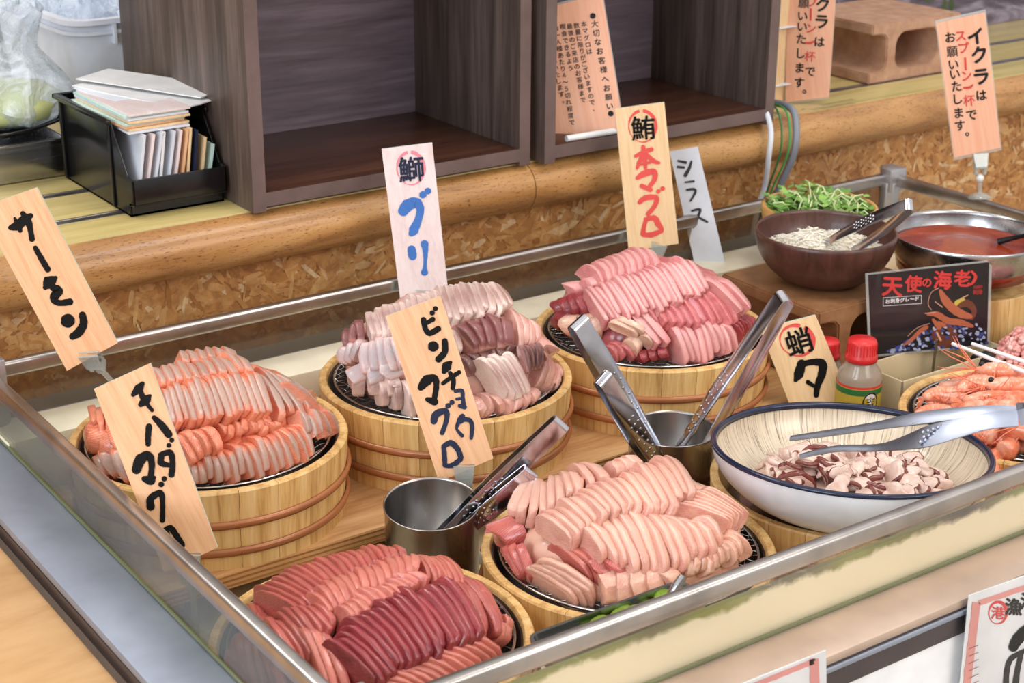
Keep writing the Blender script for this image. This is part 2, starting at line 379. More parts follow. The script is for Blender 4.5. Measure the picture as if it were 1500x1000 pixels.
# counter behind with log edge and sliding-door tracks
ct = bevbox('trim_1', (-1.6, 1.805, .185), (4.6, 2.62, .225), M['counter'], .001, kind='structure')
for k, (x0, x1) in enumerate(((-1.6, 1.292), (1.2935, 4.6))):
    lg = MB(); prof = []
    for j in range(28):
        t = 2*PI*j/28; prof.append((1.815+.036*math.cos(t), .190+.0345*math.sin(t)))
    V = [(x0, y, z) for y, z in prof] + [(x1, y, z) for y, z in prof]
    lg.add(V, [(j, (j+1) % 28, 28+(j+1) % 28, 28+j) for j in range(28)] + [tuple(range(28)), tuple(range(55, 27, -1))])
    lg.build('log_edge', M['log'], ct)
for y in (1.888, 2.004):
    mbt = MB().box((-1.6, y-.009, .2245), (4.6, y-.006, .2257)).box((-1.6, y+.006, .2245), (4.6, y+.009, .2257)).box((-1.6, y-.006, .2240), (4.6, y+.006, .2252))
    mbt.build('door_track', M['rail'], ct, smooth=False)
wb = bevbox('wall_rear', (-1.6, 2.62, -.85), (4.6, 2.66, 1.7), M['darkwall'], 0, kind='structure')
# ------------------------------------------------------------------ side table at left
tb = bevbox('wooden_side_table', (-1.2, -.4, .002), (.430, 1.825, .034), M['oak'], .003,
            label='light oak table top running along the left end of the fish case', cat='table')
for x, y in ((-1.1, -.3), (.33, -.3), (-1.1, 1.72), (.33, 1.72)):
    MB().box((x, y, -.85), (x+.05, y+.05, .002)).build('leg', M['oak'], tb, bevel=.003)

# ================================================================== refrigerated display case
X0, X1, Y0, Y1 = .495, 1.945, .903, 1.732      # rail outer limits
ZR = .13
case = empty('display_case', (1.2, 1.3, -.85), 'long stainless fish display case with low glass sides', 'showcase')
def cpart(name, mb, mat, bev=0, smooth=True, **kw):
    o = mb.build(name, mat, None, smooth, bev, **kw); localize(o, case.location); o.location = (0, 0, 0); o.parent = case; return o
LX0, LX1, LY0, LY1 = .437, 2.005, .85, 1.78
cpart('ledge', MB().box((LX0, LY0, .046), (X0+.006, LY1, .056)), M['ledge'], .003)
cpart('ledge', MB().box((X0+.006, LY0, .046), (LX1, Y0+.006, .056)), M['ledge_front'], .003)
cpart('ledge', MB().box((X1-.006, Y0+.006, .046), (LX1, LY1, .056)), M['ledge'], .003)
cpart('ledge', MB().box((X0+.006, Y1-.006, .046), (X1-.006, LY1, .056)), M['ledge'], .003)
cpart('front_strip', MB().box((LX0+.002, LY0+.001, .018), (LX1-.002, LY0+.012, .046)), M['pinkedge'], .001)
cpart('front_strip_lip', MB().box((LX0+.002, LY0-.002, .040), (LX1-.002, LY0+.001, .045)), M['ledge'], .001)
cpart('side_strip', MB().box((LX0, LY0+.012, .030), (LX0+.01, LY1, .046)), M['pinkedge'], .001)
cpart('front_panel', MB().box((LX0+.004, LY0+.004, -.75), (LX1-.004, LY0+.012, .018)), M['white'], .001)
cpart('side_panel', MB().box((LX0+.004, LY0+.012, -.75), (LX0+.012, LY1, .030)), M['white'], 0)
cpart('side_panel', MB().box((LX1-.012, LY0+.012, -.75), (LX1-.004, LY1, .046)), M['white'], 0)
cpart('back_panel', MB().box((LX0+.012, LY1-.01, -.75), (LX1-.012, LY1, .046)), M['white'], 0)
cpart('plinth', MB().box((LX0+.03, LY0+.03, -.85), (LX1-.03, LY1-.03, -.75)), M['black'], 0)
FZ = -.055
cpart('well_floor', MB().box((.50, .915, FZ-.01), (1.94, 1.72, FZ)), M['beige'], 0)
def stained():
    t = NT('stained_cream_wall'); v = t.coords((1, 1, 1)); tcn = t.add('TexCoord'); sp = t.add('SeparateXYZ'); t.link(tcn.outputs['Object'], sp.inputs[0])
    n = t.noise(v, 26, 5, .65); n2 = t.noise(v, 5, 2)
    mr = t.add('MapRange'); mr.inputs[1].default_value = .928; mr.inputs[2].default_value = .954; t.link(sp.outputs['Z'], mr.inputs[0])
    f = t.math('ADD', mr.outputs[0], t.math('SUBTRACT', n, 1.02)); mr2 = t.add('MapRange'); mr2.inputs[1].default_value = .12; mr2.inputs[2].default_value = .34; t.link(f, mr2.inputs[0])
    st = t.ramp(n2, [(.42, (150, 150, 84)), (.55, (124, 112, 100)), (.62, (78, 74, 70))])
    t.set(Base_Color=t.mix(mr2.outputs[0], lin((244, 234, 210)), st), Roughness=.35); return t.m
cpart('well_wall', MB().box((.5045, .908, FZ), (1.94, .9135, .103)), stained(), 0)
cpart('well_wall', MB().box((.500, .9135, FZ), (.5035, 1.655, .052)), M['cream'], 0)
cpart('well_wall', MB().box((1.936, .9135, FZ), (1.940, 1.655, .058)), M['cream'], 0)
cpart('rear_shelf', MB().box((.500, 1.655, FZ), (1.94, 1.722, .0625)), M['cream'], .002)
zt = .112
cpart('glass_pane', MB().box((X0+.006, Y0+.008, .056), (X0+.0095, Y1-.008, zt)), M['pane_smeared'], 0, False)
cpart('glass_pane', MB().box((X0+.0095, Y0+.0015, .056), (X1-.0095, Y0+.0048, zt)), M['pane_front'], 0, False)
cpart('glass_pane', MB().box((X1-.0095, Y0+.008, .058), (X1-.006, Y1-.008, zt)), M['pane'], 0, False)
cpart('glass_pane', MB().box((X0+.0095, Y1-.0095, .0625), (X1-.0095, Y1-.006, zt)), M['pane_rear'], 0, False)
cpart('glass_seal', MB().box((X0+.0035, Y0+.008, .0562), (X0+.006, Y1-.03, .0595)), M['panegreen'], .0005)
cpart('glass_seal', MB().box((X0+.0095, Y0-.001, .0562), (X1-.0095, Y0+.0014, .0595)), M['panegreen'], .0005)
def railm(a, b):
    d = .013
    (ax, ay), (bx, by) = a, b
    if ax == bx: return MB().box((ax-d/2, ay, zt), (ax+d/2, by, ZR))
    return MB().box((ax, ay-d/2, zt), (bx, ay+d/2, ZR))
cpart('rail', railm((X0+.0075, Y0+.02), (X0+.0075, Y1-.02)), M['rail'], .0035, seg=3)
cpart('rail', railm((X1-.0075, Y0+.02), (X1-.0075, Y1-.02)), M['rail'], .0035, seg=3)
cpart('rail', railm((X0+.02, Y0+.0065), (X1-.02, Y0+.0065)), M['rail'], .0035, seg=3)
cpart('rail', railm((X0+.02, Y1-.0075), (X1-.02, Y1-.0075)), M['rail'], .0035, seg=3)
for x, y in ((X0, Y0), (X1, Y0), (X0, Y1), (X1, Y1)):
    sx_ = 1 if x < 1 else -1; sy_ = 1 if y < 1.2 else -1
    p = cpart('corner_post', MB().lathe([(0, .056), (.016, .056), (.016, .118), (0, .118)], 8, mat=Matrix.Translation((x+sx_*.014, y+sy_*.014, 0))@Matrix.Rotation(PI/8, 4, 'Z')), M['castal'], .001)
    c_ = MB()
    oct_ = [(-.017, -.017), (.006, -.017), (.010, -.010), (.017, -.006), (.017, .017), (-.017, .017)]
    oct_ = [(x+sx_*(.010)+sx_*u, y+sy_*(.010)+sy_*v) for u, v in oct_]
    n_ = len(oct_)
    c_.add([(u, v, .104) for u, v in oct_] + [(u, v, .1395) for u, v in oct_], [tuple(range(n_)), tuple(range(n_, 2*n_))] + [(j, (j+1) % n_, n_+(j+1) % n_, n_+j) for j in range(n_)])
    cc = cpart('corner_cap', c_, M['castal'], .0015)
    s_ = MB().lathe([(0, 0), (.0035, 0), (.003, .0015), (0, .0012)], 10, mat=Matrix.Translation((x+sx_*.0235, y+sy_*.0235, .124))@Matrix.Rotation(math.atan2(sy_, sx_), 4, 'Z')@Matrix.Rotation(PI/2, 4, 'Y'))
    so = s_.build('screw', M['tong'], None); localize(so, case.location); so.location = (0, 0, 0); so.parent = cc
# ------------------------------------------------------------------ plywood board under the rear tubs
bd = empty('plywood_board', (.53, 1.365, -.018), 'thick plywood board under the rear row of wooden tubs', 'board')
MB().box((0, 0, 0), (1.38, .286, .018)).build('board_panel', M['ply'], bd, bevel=.0008)
for z in (.003, .0085, .014):
    MB().box((.0, -.0008, z), (1.38, .0, z+.0018)).build('ply_layer', M['plyedge'], bd, smooth=False)
for x in (.02, .65, 1.33):
    MB().box((x, .03, -.037), (x+.03, .27, 0)).build('bearer', M['plyedge'], bd, bevel=.001)

# ================================================================== tubs
TR, TH, NS = .1465, .088, 22
stave_me = None
def stave_mesh():
    a = 2*PI/NS; mb = MB(); n = 4; g = .0016
    sec = [(.1415, 0), (.1425, .03), (TR, TH-.002), (TR-.0015, TH), (TR-.0085, TH), (TR-.010, TH-.0015), (.129, .012), (.128, 0)]
    mb.lathe(sec, n, -a/2+g, a/2-g, close=True); return mb.mesh('stave', True)
hoop_me = [MB().lathe([(.1432+k*.0018-.001, z-.0035), (.1462+k*.0018, z-.0042), (.1476+k*.0018, z), (.1464+k*.0018, z+.0042), (.1434+k*.0018, z+.0035)], 72, close=True).mesh('hoop', 2) for k, z in ((0, .021), (1, .052))]
base_me = MB().lathe([(0, .004), (.1285, .004), (.1285, .012), (0, .012)], 48).mesh('base')
stave_me = stave_mesh()
liner_me = MB().lathe([(0, .030), (.10, .030), (.128, .048), (.1335, .082), (.1355, .0835), (.1362, .082), (.131, .046), (.1, .027), (0, .027)], 72).mesh('liner', 2)
def rack_meshes():
    r = .1285
    ring = MB().tube([(r*math.cos(2*PI*k/64), r*math.sin(2*PI*k/64), 0) for k in range(65)], .0016, 6, False).mesh('ring', 2, merge=.0001)
    mb = MB(); s = .0105
    for d in (0, 1):
        for i in range(-12, 13):
            c = i*s
            if abs(c) > r-.003: continue
            h = math.sqrt((r-.001)**2 - c*c); pts = []; n = max(4, int(2*h/(s/2)))
            for k in range(n+1):
                t = -h+2*h*k/n; z = .0011*math.cos(PI*t/s + PI*(i+d))
                pts.append((t, c, z-.0005) if d == 0 else (c, t, z-.0005))
            mb.tube(pts, .00075, 3, False)
    return ring, mb.mesh('wire_mesh', 2)
ring_me, wire_me = rack_meshes()
TUBS = {}
def tub(key, x, y, z0, label, what, rack=True):
    t = empty('wooden_tub', (x, y, z0), label, 'tub', None, rnd.uniform(0, 1))
    for k in range(NS):
        o = link('stave', stave_me, M['tub'], t); o.rotation_euler = (0, 0, 2*PI*k/NS)
    for h in hoop_me: link('hoop', h, M['hoop'], t)
    link('base', base_me, M['tub'], t)
    TUBS[key] = (x, y, z0+TH)
    if rack:
        l = link('tray_liner', liner_me, M['lacquer'], None); l.location = (x, y, z0); tag(l, 'dark brown round liner tray inside the %s' % what, 'tray')
        l.location.z = z0 + .0005
        k = empty('wire_rack', (x, y, z0+.0865), 'round wire rack with crimped mesh on top of the %s' % what, 'rack', None, rnd.uniform(0, 1.5))
        link('rim_ring', ring_me, M['wire'], k); link('wire_mesh', wire_me, M['wire'], k, kind='stuff')
    return t
tub('sal', .668, 1.505, 0, 'round wooden tub with copper hoops heaped with salmon', 'salmon tub')
tub('ham', .967, 1.505, 0, 'round wooden tub with copper hoops heaped with pale yellowtail', 'yellowtail tub')
tub('hon', 1.262, 1.488, 0, 'round wooden tub behind the cup of tongs heaped with pink bluefin', 'bluefin tub')
tub('bin', .943, 1.135, FZ, 'round wooden tub in the middle of the front row under pale albacore', 'albacore tub')
tub('kih', .648, 1.135, FZ, 'round wooden tub in the near left corner under red tuna', 'red tuna tub')
tub('oct', 1.237, 1.125, FZ, 'round wooden tub beneath the blue-rimmed octopus bowl', 'octopus tub', False)
tub('shr', 1.535, 1.125, FZ, 'round wooden tub at the right end piled with shrimp', 'shrimp tub')

# ------------------------------------------------------------------ fish slices
def slice_mesh(name, seed, p=3.2, arch=.10, bend=.15, taper=.25, ny=5, N=20):
    r = random.Random(seed); V = []; F = []
    ys = [-.5, -.44, -.15, .15, .44, .5]; sc_ = [.93, .99, 1.0, 1.0, .985, .90]
    b = r.uniform(-bend, bend); tw = r.uniform(-.25, .25); ph = [r.uniform(0, 6) for _ in range(4)]
    ar = arch*r.uniform(.6, 1.3); ox = r.uniform(-.03, .03)
    for y, s in zip(ys, sc_):
        for k in range(N):
            t = 2*PI*k/N; c, q = math.cos(t), math.sin(t)
            pp = p*(1.0 if c > 0 else 1.7) * (1.0 if q > 0 else .8)
            ux = math.copysign(abs(c)**(2/pp), c)*.5; uz = math.copysign(abs(q)**(2/pp), q)*.5
            wob = 1 + .035*math.sin(3*t+ph[0]) + .025*math.sin(5*t+ph[1]+y*1.5)
            x = ux*s**.4*wob + ox; z = uz*s*wob
            z *= 1 - taper*abs(x*2)**3; z -= .5
            z -= ar*(2*x)**2*1.6*(1.25 if x > 0 else .8)
            yy = y*(1-.25*abs(2*x)**2.5) + b*math.sin(x*4+ph[2])*.8 + tw*x*.6*(z+.5)
            V.append((x, yy, z))
    M_ = len(ys)
    for i in range(M_-1):
        for k in range(N):
            k2 = (k+1) % N; F.append((i*N+k, i*N+k2, (i+1)*N+k2, (i+1)*N+k))
    for i, s in ((0, -1), (M_-1, 1)):
        c = Vector((0, 0, 0))
        for k in range(N): c += Vector(V[i*N+k])
        c /= N; c.y += s*.03; V.append(tuple(c)); ci = len(V)-1
        for k in range(N):
            k2 = (k+1) % N; F.append((ci, i*N+k, i*N+k2) if s > 0 else (ci, i*N+k2, i*N+k))
    me = bpy.data.meshes.new(name); me.from_pydata(V, [], F)
    bm = bmesh.new(); bm.from_mesh(me); bmesh.ops.recalc_face_normals(bm, faces=bm.faces); bm.to_mesh(me); bm.free()
    me.polygons.foreach_set('use_smooth', [True]*len(me.polygons)); me.set_sharp_from_angle(angle=math.radians(46)); me.update(); return me
MEPOOL = {}
ORD = 'first second third fourth fifth sixth seventh eighth ninth tenth eleventh twelfth thirteenth fourteenth fifteenth sixteenth seventeenth eighteenth nineteenth twentieth twenty-first twenty-second twenty-third twenty-fourth twenty-fifth'.split()
KIND = dict(sal='salmon', ham='yellowtail', hon='bluefin', bin='albacore', kih='tuna')
def pool(mat, style):
    k = (mat, style)
    if k not in MEPOOL:
        P = dict(slab=dict(p=4.6, arch=.07, taper=.08, bend=.25), soft=dict(p=3.2, arch=.14, taper=.20, bend=.38), point=dict(p=1.9, arch=.25, taper=.4, bend=.1), chunk=dict(p=4.2, arch=.10, taper=.1, bend=.1))[style]
        L = []
        for i in range(5):
            me = slice_mesh('%s_slice' % mat, hash(mat) % 97 + i*7 if False else sum(map(ord, mat)) + i*7, **P); me.materials.append(M[mat]); L.append(me)
        MEPOOL[k] = L
    return MEPOOL[k]
DOME = dict(sal=.083, ham=.107, hon=.098, bin=.082, kih=.058)
def dome_z(key, x, y, lift=0, R=.13):
    cx, cy, zr = TUBS[key]; r = math.hypot(x-cx, y-cy)/(R+lift*.7)
    if r >= 1: return zr + lift*.2
    return zr + (DOME[key]+lift)*(1-r**2.5)**.5
def dome_hit(key, u, v, lift=0):
    d = ray(u, v).normalized(); best = None
    t = 1.2
    while t < 2.4:
        p = CAM + d*t; g = p.z - dome_z(key, p.x, p.y, lift)
        if g <= 0: return p
        cx, cy, zr = TUBS[key]
        if math.hypot(p.x-cx, p.y-cy) < .15 and (best is None or g < best[0]): best = (g, p.copy())
        t += .002
    return best[1] if best else p
def dome_n(key, p):
    e = .004; zx = dome_z(key, p.x+e, p.y)-dome_z(key, p.x-e, p.y); zy = dome_z(key, p.x, p.y+e)-dome_z(key, p.x, p.y-e)
    return Vector((-max(-3, min(3, zx/(2*e))), -max(-3, min(3, zy/(2*e))), 1)).normalized()
def along(pts, t):
    P = [Vector(p) for p in pts]
    if len(P) == 1: return P[0]
    L = [(P[i+1]-P[i]).length for i in range(len(P)-1)]; s = t*sum(L)
    for i, l in enumerate(L):
        if s <= l or i == len(L)-1: return P[i].lerp(P[i+1], s/l if l else 0)
        s -= l
def row(key, near, far, n, mat, label, style='slab', lean=35, h=.024, lift=0, thick=1.15, ext=1.06, group=None, jit=1):
    N = []; Fp = []
    for i in range(n):
        t = (i+.5)/n
        a = along(near, t); b = along(far, t)
        N.append(dome_hit(key, a.x, a.y, lift)); Fp.append(dome_hit(key, b.x, b.y, lift))
    for i in range(n):
        d_ = Fp[i]-N[i]
        if d_.length > .074: Fp[i] = N[i] + d_*(.074/d_.length)
        cx, cy, zr = TUBS[key]                      # keep every slice on the rack
        for P_ in (N[i], Fp[i]):
            r_ = math.hypot(P_.x-cx, P_.y-cy)
            if r_ > .136: P_.x = cx+(P_.x-cx)*.136/r_; P_.y = cy+(P_.y-cy)*.136/r_
    mids = [(N[i]+Fp[i])/2 for i in range(n)]
    for i in range(n):
        a, b = N[i], Fp[i]; el = (b-a); L = el.length*ext; el.normalize()
        if n > 1:
            d = mids[min(i+1, n-1)]-mids[max(i-1, 0)]; s = d.length/(min(i+1, n-1)-max(i-1, 0)); d.normalize()
        else: d = el.cross(Vector((0, 0, 1))); s = .012
        nn = (dome_n(key, mids[i]) + Vector((0, 0, 1))*.8).normalized()
        u = (nn - el*nn.dot(el)).normalized(); r = el.cross(u)
        if r.dot(d) < 0: r = -r
        s = max(.005, s*abs(r.dot(d)))
        ph = math.radians(lean*.72 + rnd.uniform(-5, 5)*jit)
        up = u*math.cos(ph) + r*math.sin(ph); yy = r*math.cos(ph) - u*math.sin(ph)
        th = s*math.cos(ph)*thick + .0012
        el2 = (el + yy*rnd.uniform(-.04, .04)*jit).normalized()
        yy = (yy - el2*yy.dot(el2)).normalized(); up = (up - el2*up.dot(el2) - yy*up.dot(yy)).normalized()
        Lx = L*rnd.uniform(.92, 1.07); hh = h*rnd.uniform(.95, 1.05)
        mw = Matrix.Identity(4); pos = mids[i] + up*rnd.uniform(-.0006, .0008)*jit + up*.002 + el*rnd.uniform(-.0035, .0035)*jit
        for k in range(3): mw[k][0] = el2[k]*Lx; mw[k][1] = yy[k]*th; mw[k][2] = up[k]*hh; mw[k][3] = pos[k]
        if mw.to_3x3().determinant() < 0:
            for k in range(3): mw[k][1] = -mw[k][1]
        o = link(KIND[key]+'_slice', rnd.choice(pool(mat, style)), None, None); o.matrix_world = mw
        lab = label
        if n == 2: lab = ('left-hand ', 'right-hand ')[i] + label
        elif n > 2 and i == 0: lab = 'leftmost ' + label
        elif n > 2 and i == n-1: lab = 'rightmost ' + label
        elif n > 2: lab = ORD[i] + '-from-left ' + label
        tag(o, lab, KIND[key]+' slice', (group or label + ' row') if n > 1 else None)
def core(key, mat, name, label):
    cx, cy, zr = TUBS[key]; H = DOME[key]; r_ = random.Random(len(key)+ord(key[0])); mb = MB(); n = 120; m_ = 18; V = []; F = []
    R = .108
    for i in range(m_+1):
        for k in range(n):
            a = 2*PI*k/n; q = i/m_; rr = R*math.sin(q*PI/2); z = (H-.016)*math.cos(q*PI/2)**.8 if i < m_ else 0
            w_ = 1 + .05*abs(math.sin(a*13+q*3))+.02*math.sin(a*5-i); V.append((cx+rr*w_*math.cos(a), cy+rr*w_*math.sin(a), zr+.0005+max(z, 0)*(1+.04*math.sin(a*5+i*1.7))))
    for i in range(m_):
        for k in range(n):
            k2 = (k+1) % n; F.append((i*n+k, (i+1)*n+k, (i+1)*n+k2, i*n+k2))
    F.append(tuple(m_*n+k for k in range(n))); mb.add(V, F)
    o = mb.build(name, M[mat], None, 2, merge=.00001); localize(o, (cx, cy, zr)); tag(o, label, 'fish heap', None, 'stuff')
core('sal', 'salmon_orange', 'salmon_heap', 'lower layers of orange salmon slices hidden inside the salmon heap')
core('ham', 'yellowtail_pink', 'yellowtail_heap', 'lower layers of pale yellowtail slices hidden inside the yellowtail heap')
core('hon', 'bluefin_red', 'bluefin_heap', 'lower layers of rose bluefin slices hidden inside the bluefin heap')
core('bin', 'albacore_white', 'albacore_heap', 'lower layers of pale slices hidden inside the albacore heap')
core('kih', 'yellowfin', 'yellowfin_heap', 'lower layers of red slices hidden inside the red tuna heap')
#--- salmon
R_ = row
R_('sal', [(266, 530), (346, 518)], [(262, 514), (300, 508), (338, 506)], 6, 'salmon', 'salmon slice in the short topmost back row of the salmon heap', h=.02)
R_('sal', [(236, 560), (300, 550), (374, 538)], [(222, 534), (290, 522), (352, 512)], 11, 'salmon', 'salmon slice in the back row of the salmon heap', lift=.003)
R_('sal', [(412, 602), (450, 600), (487, 576)], [(362, 516), (400, 535), (432, 560)], 6, 'salmon_skin', 'long salmon slice sweeping down the right shoulder of the salmon heap', 'soft', 25, lift=.004, h=.02)
R_('sal', [(452, 634), (485, 632), (512, 620)], [(440, 604), (470, 594), (496, 586)], 7, 'salmon_skin', 'silvery salmon slice at the right edge of the salmon heap', lift=.002, h=.02)
R_('sal', [(325, 634), (360, 632), (400, 628)], [(320, 614), (360, 612), (396, 608)], 7, 'salmon_orange', 'orange salmon slice in the hollow between the two long salmon rows', lift=-.004, h=.02)
R_('sal', [(388, 632), (412, 628)], [(384, 614), (410, 614)], 3, 'salmon_orange', 'small orange salmon scrap right of the salmon hollow', 'soft', lift=.0)
R_('sal', [(270, 706), (330, 706), (400, 693), (470, 668)], [(268, 680), (330, 660), (390, 638), (448, 616)], 17, 'salmon', 'salmon slice in the front row of the salmon heap', lift=0, h=.024)
R_('sal', [(240, 618), (300, 612), (402, 598)], [(228, 566), (290, 552), (378, 538)], 16, 'salmon', 'salmon slice in the long middle row of the salmon heap', lift=.010, h=.022)
R_('sal', [(278, 668), (300, 662), (330, 650)], [(252, 632), (280, 622), (306, 616)], 4, 'salmon_orange', 'thick orange salmon slice beside the left wooden sign', 'soft', 30, lift=.010, h=.02)
R_('sal', [(130, 610), (180, 622), (235, 640)], [(124, 562), (175, 556), (222, 560)], 9, 'salmon_orange', 'orange salmon slice behind the left wooden sign', lift=0)
R_('sal', [(114, 655), (150, 662), (180, 668)], [(126, 620), (150, 622), (180, 620)], 4, 'salmon_orange', 'orange salmon chunk at the left edge of the salmon heap', 'soft', 20, lift=.002)
R_('sal', [(150, 690), (190, 706), (250, 716)], [(126, 660), (170, 652), (230, 655)], 6, 'salmon', 'grey-backed salmon slice at the lower left of the salmon heap', 'soft', 20, lift=.002)
R_('sal', [(140, 566), (180, 556), (215, 548)], [(140, 548), (180, 536), (212, 530)], 4, 'salmon_skin', 'grey salmon slice peeping over the left sign', lift=-.006)
#--- yellowtail
R_('ham', [(542, 488), (600, 478), (660, 464), (716, 452), (756, 443)], [(536, 455), (597, 431), (662, 411), (708, 404), (734, 416)], 24, 'yellowtail', 'pale yellowtail slice in the long top row of the yellowtail heap', lean=30, lift=.006, h=.022)
R_('ham', [(505, 500), (530, 482)], [(508, 474), (532, 458)], 3, 'yellowtail_dark', 'dark-edged yellowtail slice at the left end of the top yellowtail row', 'soft', lift=.002)
R_('ham', [(790, 570), (836, 560), (850, 545)], [(800, 512), (838, 512), (852, 522)], 9, 'yellowtail_pink', 'pinkish yellowtail slice at the right edge of the yellowtail heap', 'soft', 30, lift=.002, h=.03)
R_('ham', [(765, 506), (798, 494)], [(752, 452), (778, 458)], 4, 'yellowtail_pink', 'pink yellowtail slice below the right end of the top row', 'soft', 25, lift=.004, h=.02)
R_('ham', [(806, 512), (832, 520)], [(790, 484), (812, 494)], 3, 'yellowtail_pink', 'thin pink yellowtail slice on the right shoulder of the yellowtail heap', 'soft', 25, lift=.002, h=.02)
R_('ham', [(690, 546), (720, 536), (755, 520)], [(676, 514), (712, 506), (752, 500)], 6, 'yellowtail_brown', 'brown-grey yellowtail slice in the middle band of the yellowtail heap', 'soft', 20, lift=.001)
R_('ham', [(696, 508), (727, 500), (756, 498)], [(668, 468), (712, 454), (748, 456)], 5, 'yellowtail_dark', 'wide red-edged yellowtail slice right of the long-name sign', 'soft', 22, lift=.010, h=.024)
R_('ham', [(774, 540), (798, 536)], [(762, 503), (802, 500)], 4, 'yellowtail_brown', 'curled dark-skinned yellowtail strip near the right of the yellowtail heap', 'soft', 40, lift=.012, h=.012, thick=.6)
R_('ham', [(700, 612), (753, 607), (808, 590)], [(698, 578), (740, 572), (790, 570)], 7, 'yellowtail_pink', 'wide pinkish yellowtail slice in the front row of the yellowtail heap', 'soft', 25, lift=.002, h=.022)
R_('ham', [(746, 582), (784, 572)], [(706, 522), (756, 516)], 5, 'yellowtail', 'white yellowtail slice in the block of five above the front row', 'slab', 35, lift=.012, h=.024)
R_('ham', [(498, 532), (516, 520)], [(502, 504), (534, 490)], 3, 'yellowtail_silver', 'silver-skinned yellowtail slice at the far left of the yellowtail heap', 'slab')
R_('ham', [(520, 562), (545, 554), (590, 544)], [(502, 538), (540, 528), (580, 520)], 3, 'yellowtail_silver', 'silver-skinned yellowtail slice low on the left of the yellowtail heap', 'slab', 25, lift=.004)
R_('ham', [(528, 542), (560, 540), (596, 528)], [(532, 500), (556, 490), (582, 484)], 5, 'yellowtail_silver', 'silver-topped yellowtail slice in the block left of the long-name sign', 'slab', 35, lift=.010)
R_('ham', [(512, 588), (545, 582), (590, 574)], [(512, 556), (550, 550), (590, 546)], 3, 'yellowtail', 'wide white yellowtail slice at the lower left of the yellowtail heap', 'soft', 45, lift=.004, h=.026, thick=.6)
R_('ham', [(556, 598), (585, 608), (618, 614)], [(554, 562), (585, 556), (612, 560)], 3, 'yellowtail', 'wide white yellowtail slice at the bottom front left of the yellowtail heap', 'soft', 45, lift=.003, h=.026, thick=.6)
R_('ham', [(640, 520), (680, 510)], [(636, 480), (664, 472)], 4, 'yellowtail', 'pale yellowtail slice just right of the long-name sign', 'soft', 20, lift=.002)
R_('ham', [(625, 612), (690, 612)], [(630, 572), (694, 570)], 6, 'yellowtail_pink', 'pink yellowtail slice behind the foot of the long-name sign', 'soft', 25, lift=.0)
#--- bluefin
R_('hon', [(884, 404), (917, 395), (972, 383)], [(850, 383), (874, 368), (894, 358), (917, 357), (944, 352)], 9, 'bluefin', 'pointed pink bluefin slice in the spiky back row of the bluefin heap', 'point', 35, lift=.008, h=.024)
R_('hon', [(835, 428), (884, 410)], [(830, 412), (868, 400)], 2, 'bluefin', 'smooth pink bluefin piece at the back left of the bluefin heap', 'soft', 20, lift=.0)
R_('hon', [(812, 452), (836, 452), (860, 446)], [(812, 432), (830, 424), (850, 418)], 4, 'bluefin_deep', 'dark red bluefin slice at the left edge of the bluefin heap', 'soft', 20)
R_('hon', [(806, 480), (828, 486)], [(810, 462), (832, 456)], 2, 'bluefin_deep', 'deep red bluefin piece low at the left of the bluefin heap', 'soft', 20)
R_('hon', [(828, 492), (860, 492), (886, 482)], [(828, 462), (855, 455), (874, 458)], 3, 'bluefin_pale', 'pale bluefin slice behind the left tongs', 'soft', 20, lift=.003)
R_('hon', [(905, 528), (935, 518)], [(888, 500), (915, 496)], 3, 'bluefin_red', 'rose bluefin piece just right of the left tongs', 'soft', 25, h=.02)
R_('hon', [(942, 530), (980, 524)], [(935, 513), (978, 508)], 3, 'bluefin_deep', 'bright red bluefin slice at the bottom front of the bluefin heap', 'slab', 30, h=.02)
R_('hon', [(1088, 498), (1108, 478)], [(1075, 468), (1108, 462)], 7, 'bluefin_deep', 'deep red bluefin slice low at the right of the bluefin heap', 'slab', 35, h=.02)
R_('hon', [(962, 470), (1028, 474), (1088, 464)], [(946, 452), (1000, 432), (1055, 418)], 11, 'bluefin_red', 'rose bluefin slice in the second row of the bluefin heap', lean=32, lift=.003)
R_('hon', [(1004, 530), (1040, 524), (1086, 508)], [(988, 480), (1030, 472), (1073, 470)], 9, 'bluefin', 'wide pink bluefin slice in the front row of the bluefin heap', lean=28, lift=.004, h=.03)
R_('hon', [(884, 464), (960, 452), (998, 438), (1043, 422)], [(854, 420), (926, 396), (988, 377), (1012, 374)], 20, 'bluefin', 'pink bluefin slice in the long middle row of the bluefin heap', lean=35, lift=.012, h=.026)
R_('hon', [(964, 502), (988, 492)], [(902, 444), (930, 438)], 2, 'bluefin', 'long folded pink bluefin slice across the front of the bluefin heap', 'soft', 15, lift=.008, h=.02)
R_('hon', [(928, 508), (978, 498)], [(900, 490), (960, 482)], 2, 'bluefin_pale', 'cream bluefin piece low in the front of the bluefin heap', 'soft', 15, lift=.004, h=.02)
R_('hon', [(928, 488), (946, 482)], [(888, 464), (908, 456)], 2, 'bluefin_pale', 'cream bluefin piece on top of the front fold', 'soft', 15, lift=.014, h=.016)
R_('hon', [(1086, 456), (1104, 446)], [(1040, 410), (1062, 401)], 2, 'bluefin', 'long pink bluefin slice sloping down the right of the bluefin heap', 'chunk', 15, lift=.012, h=.018)
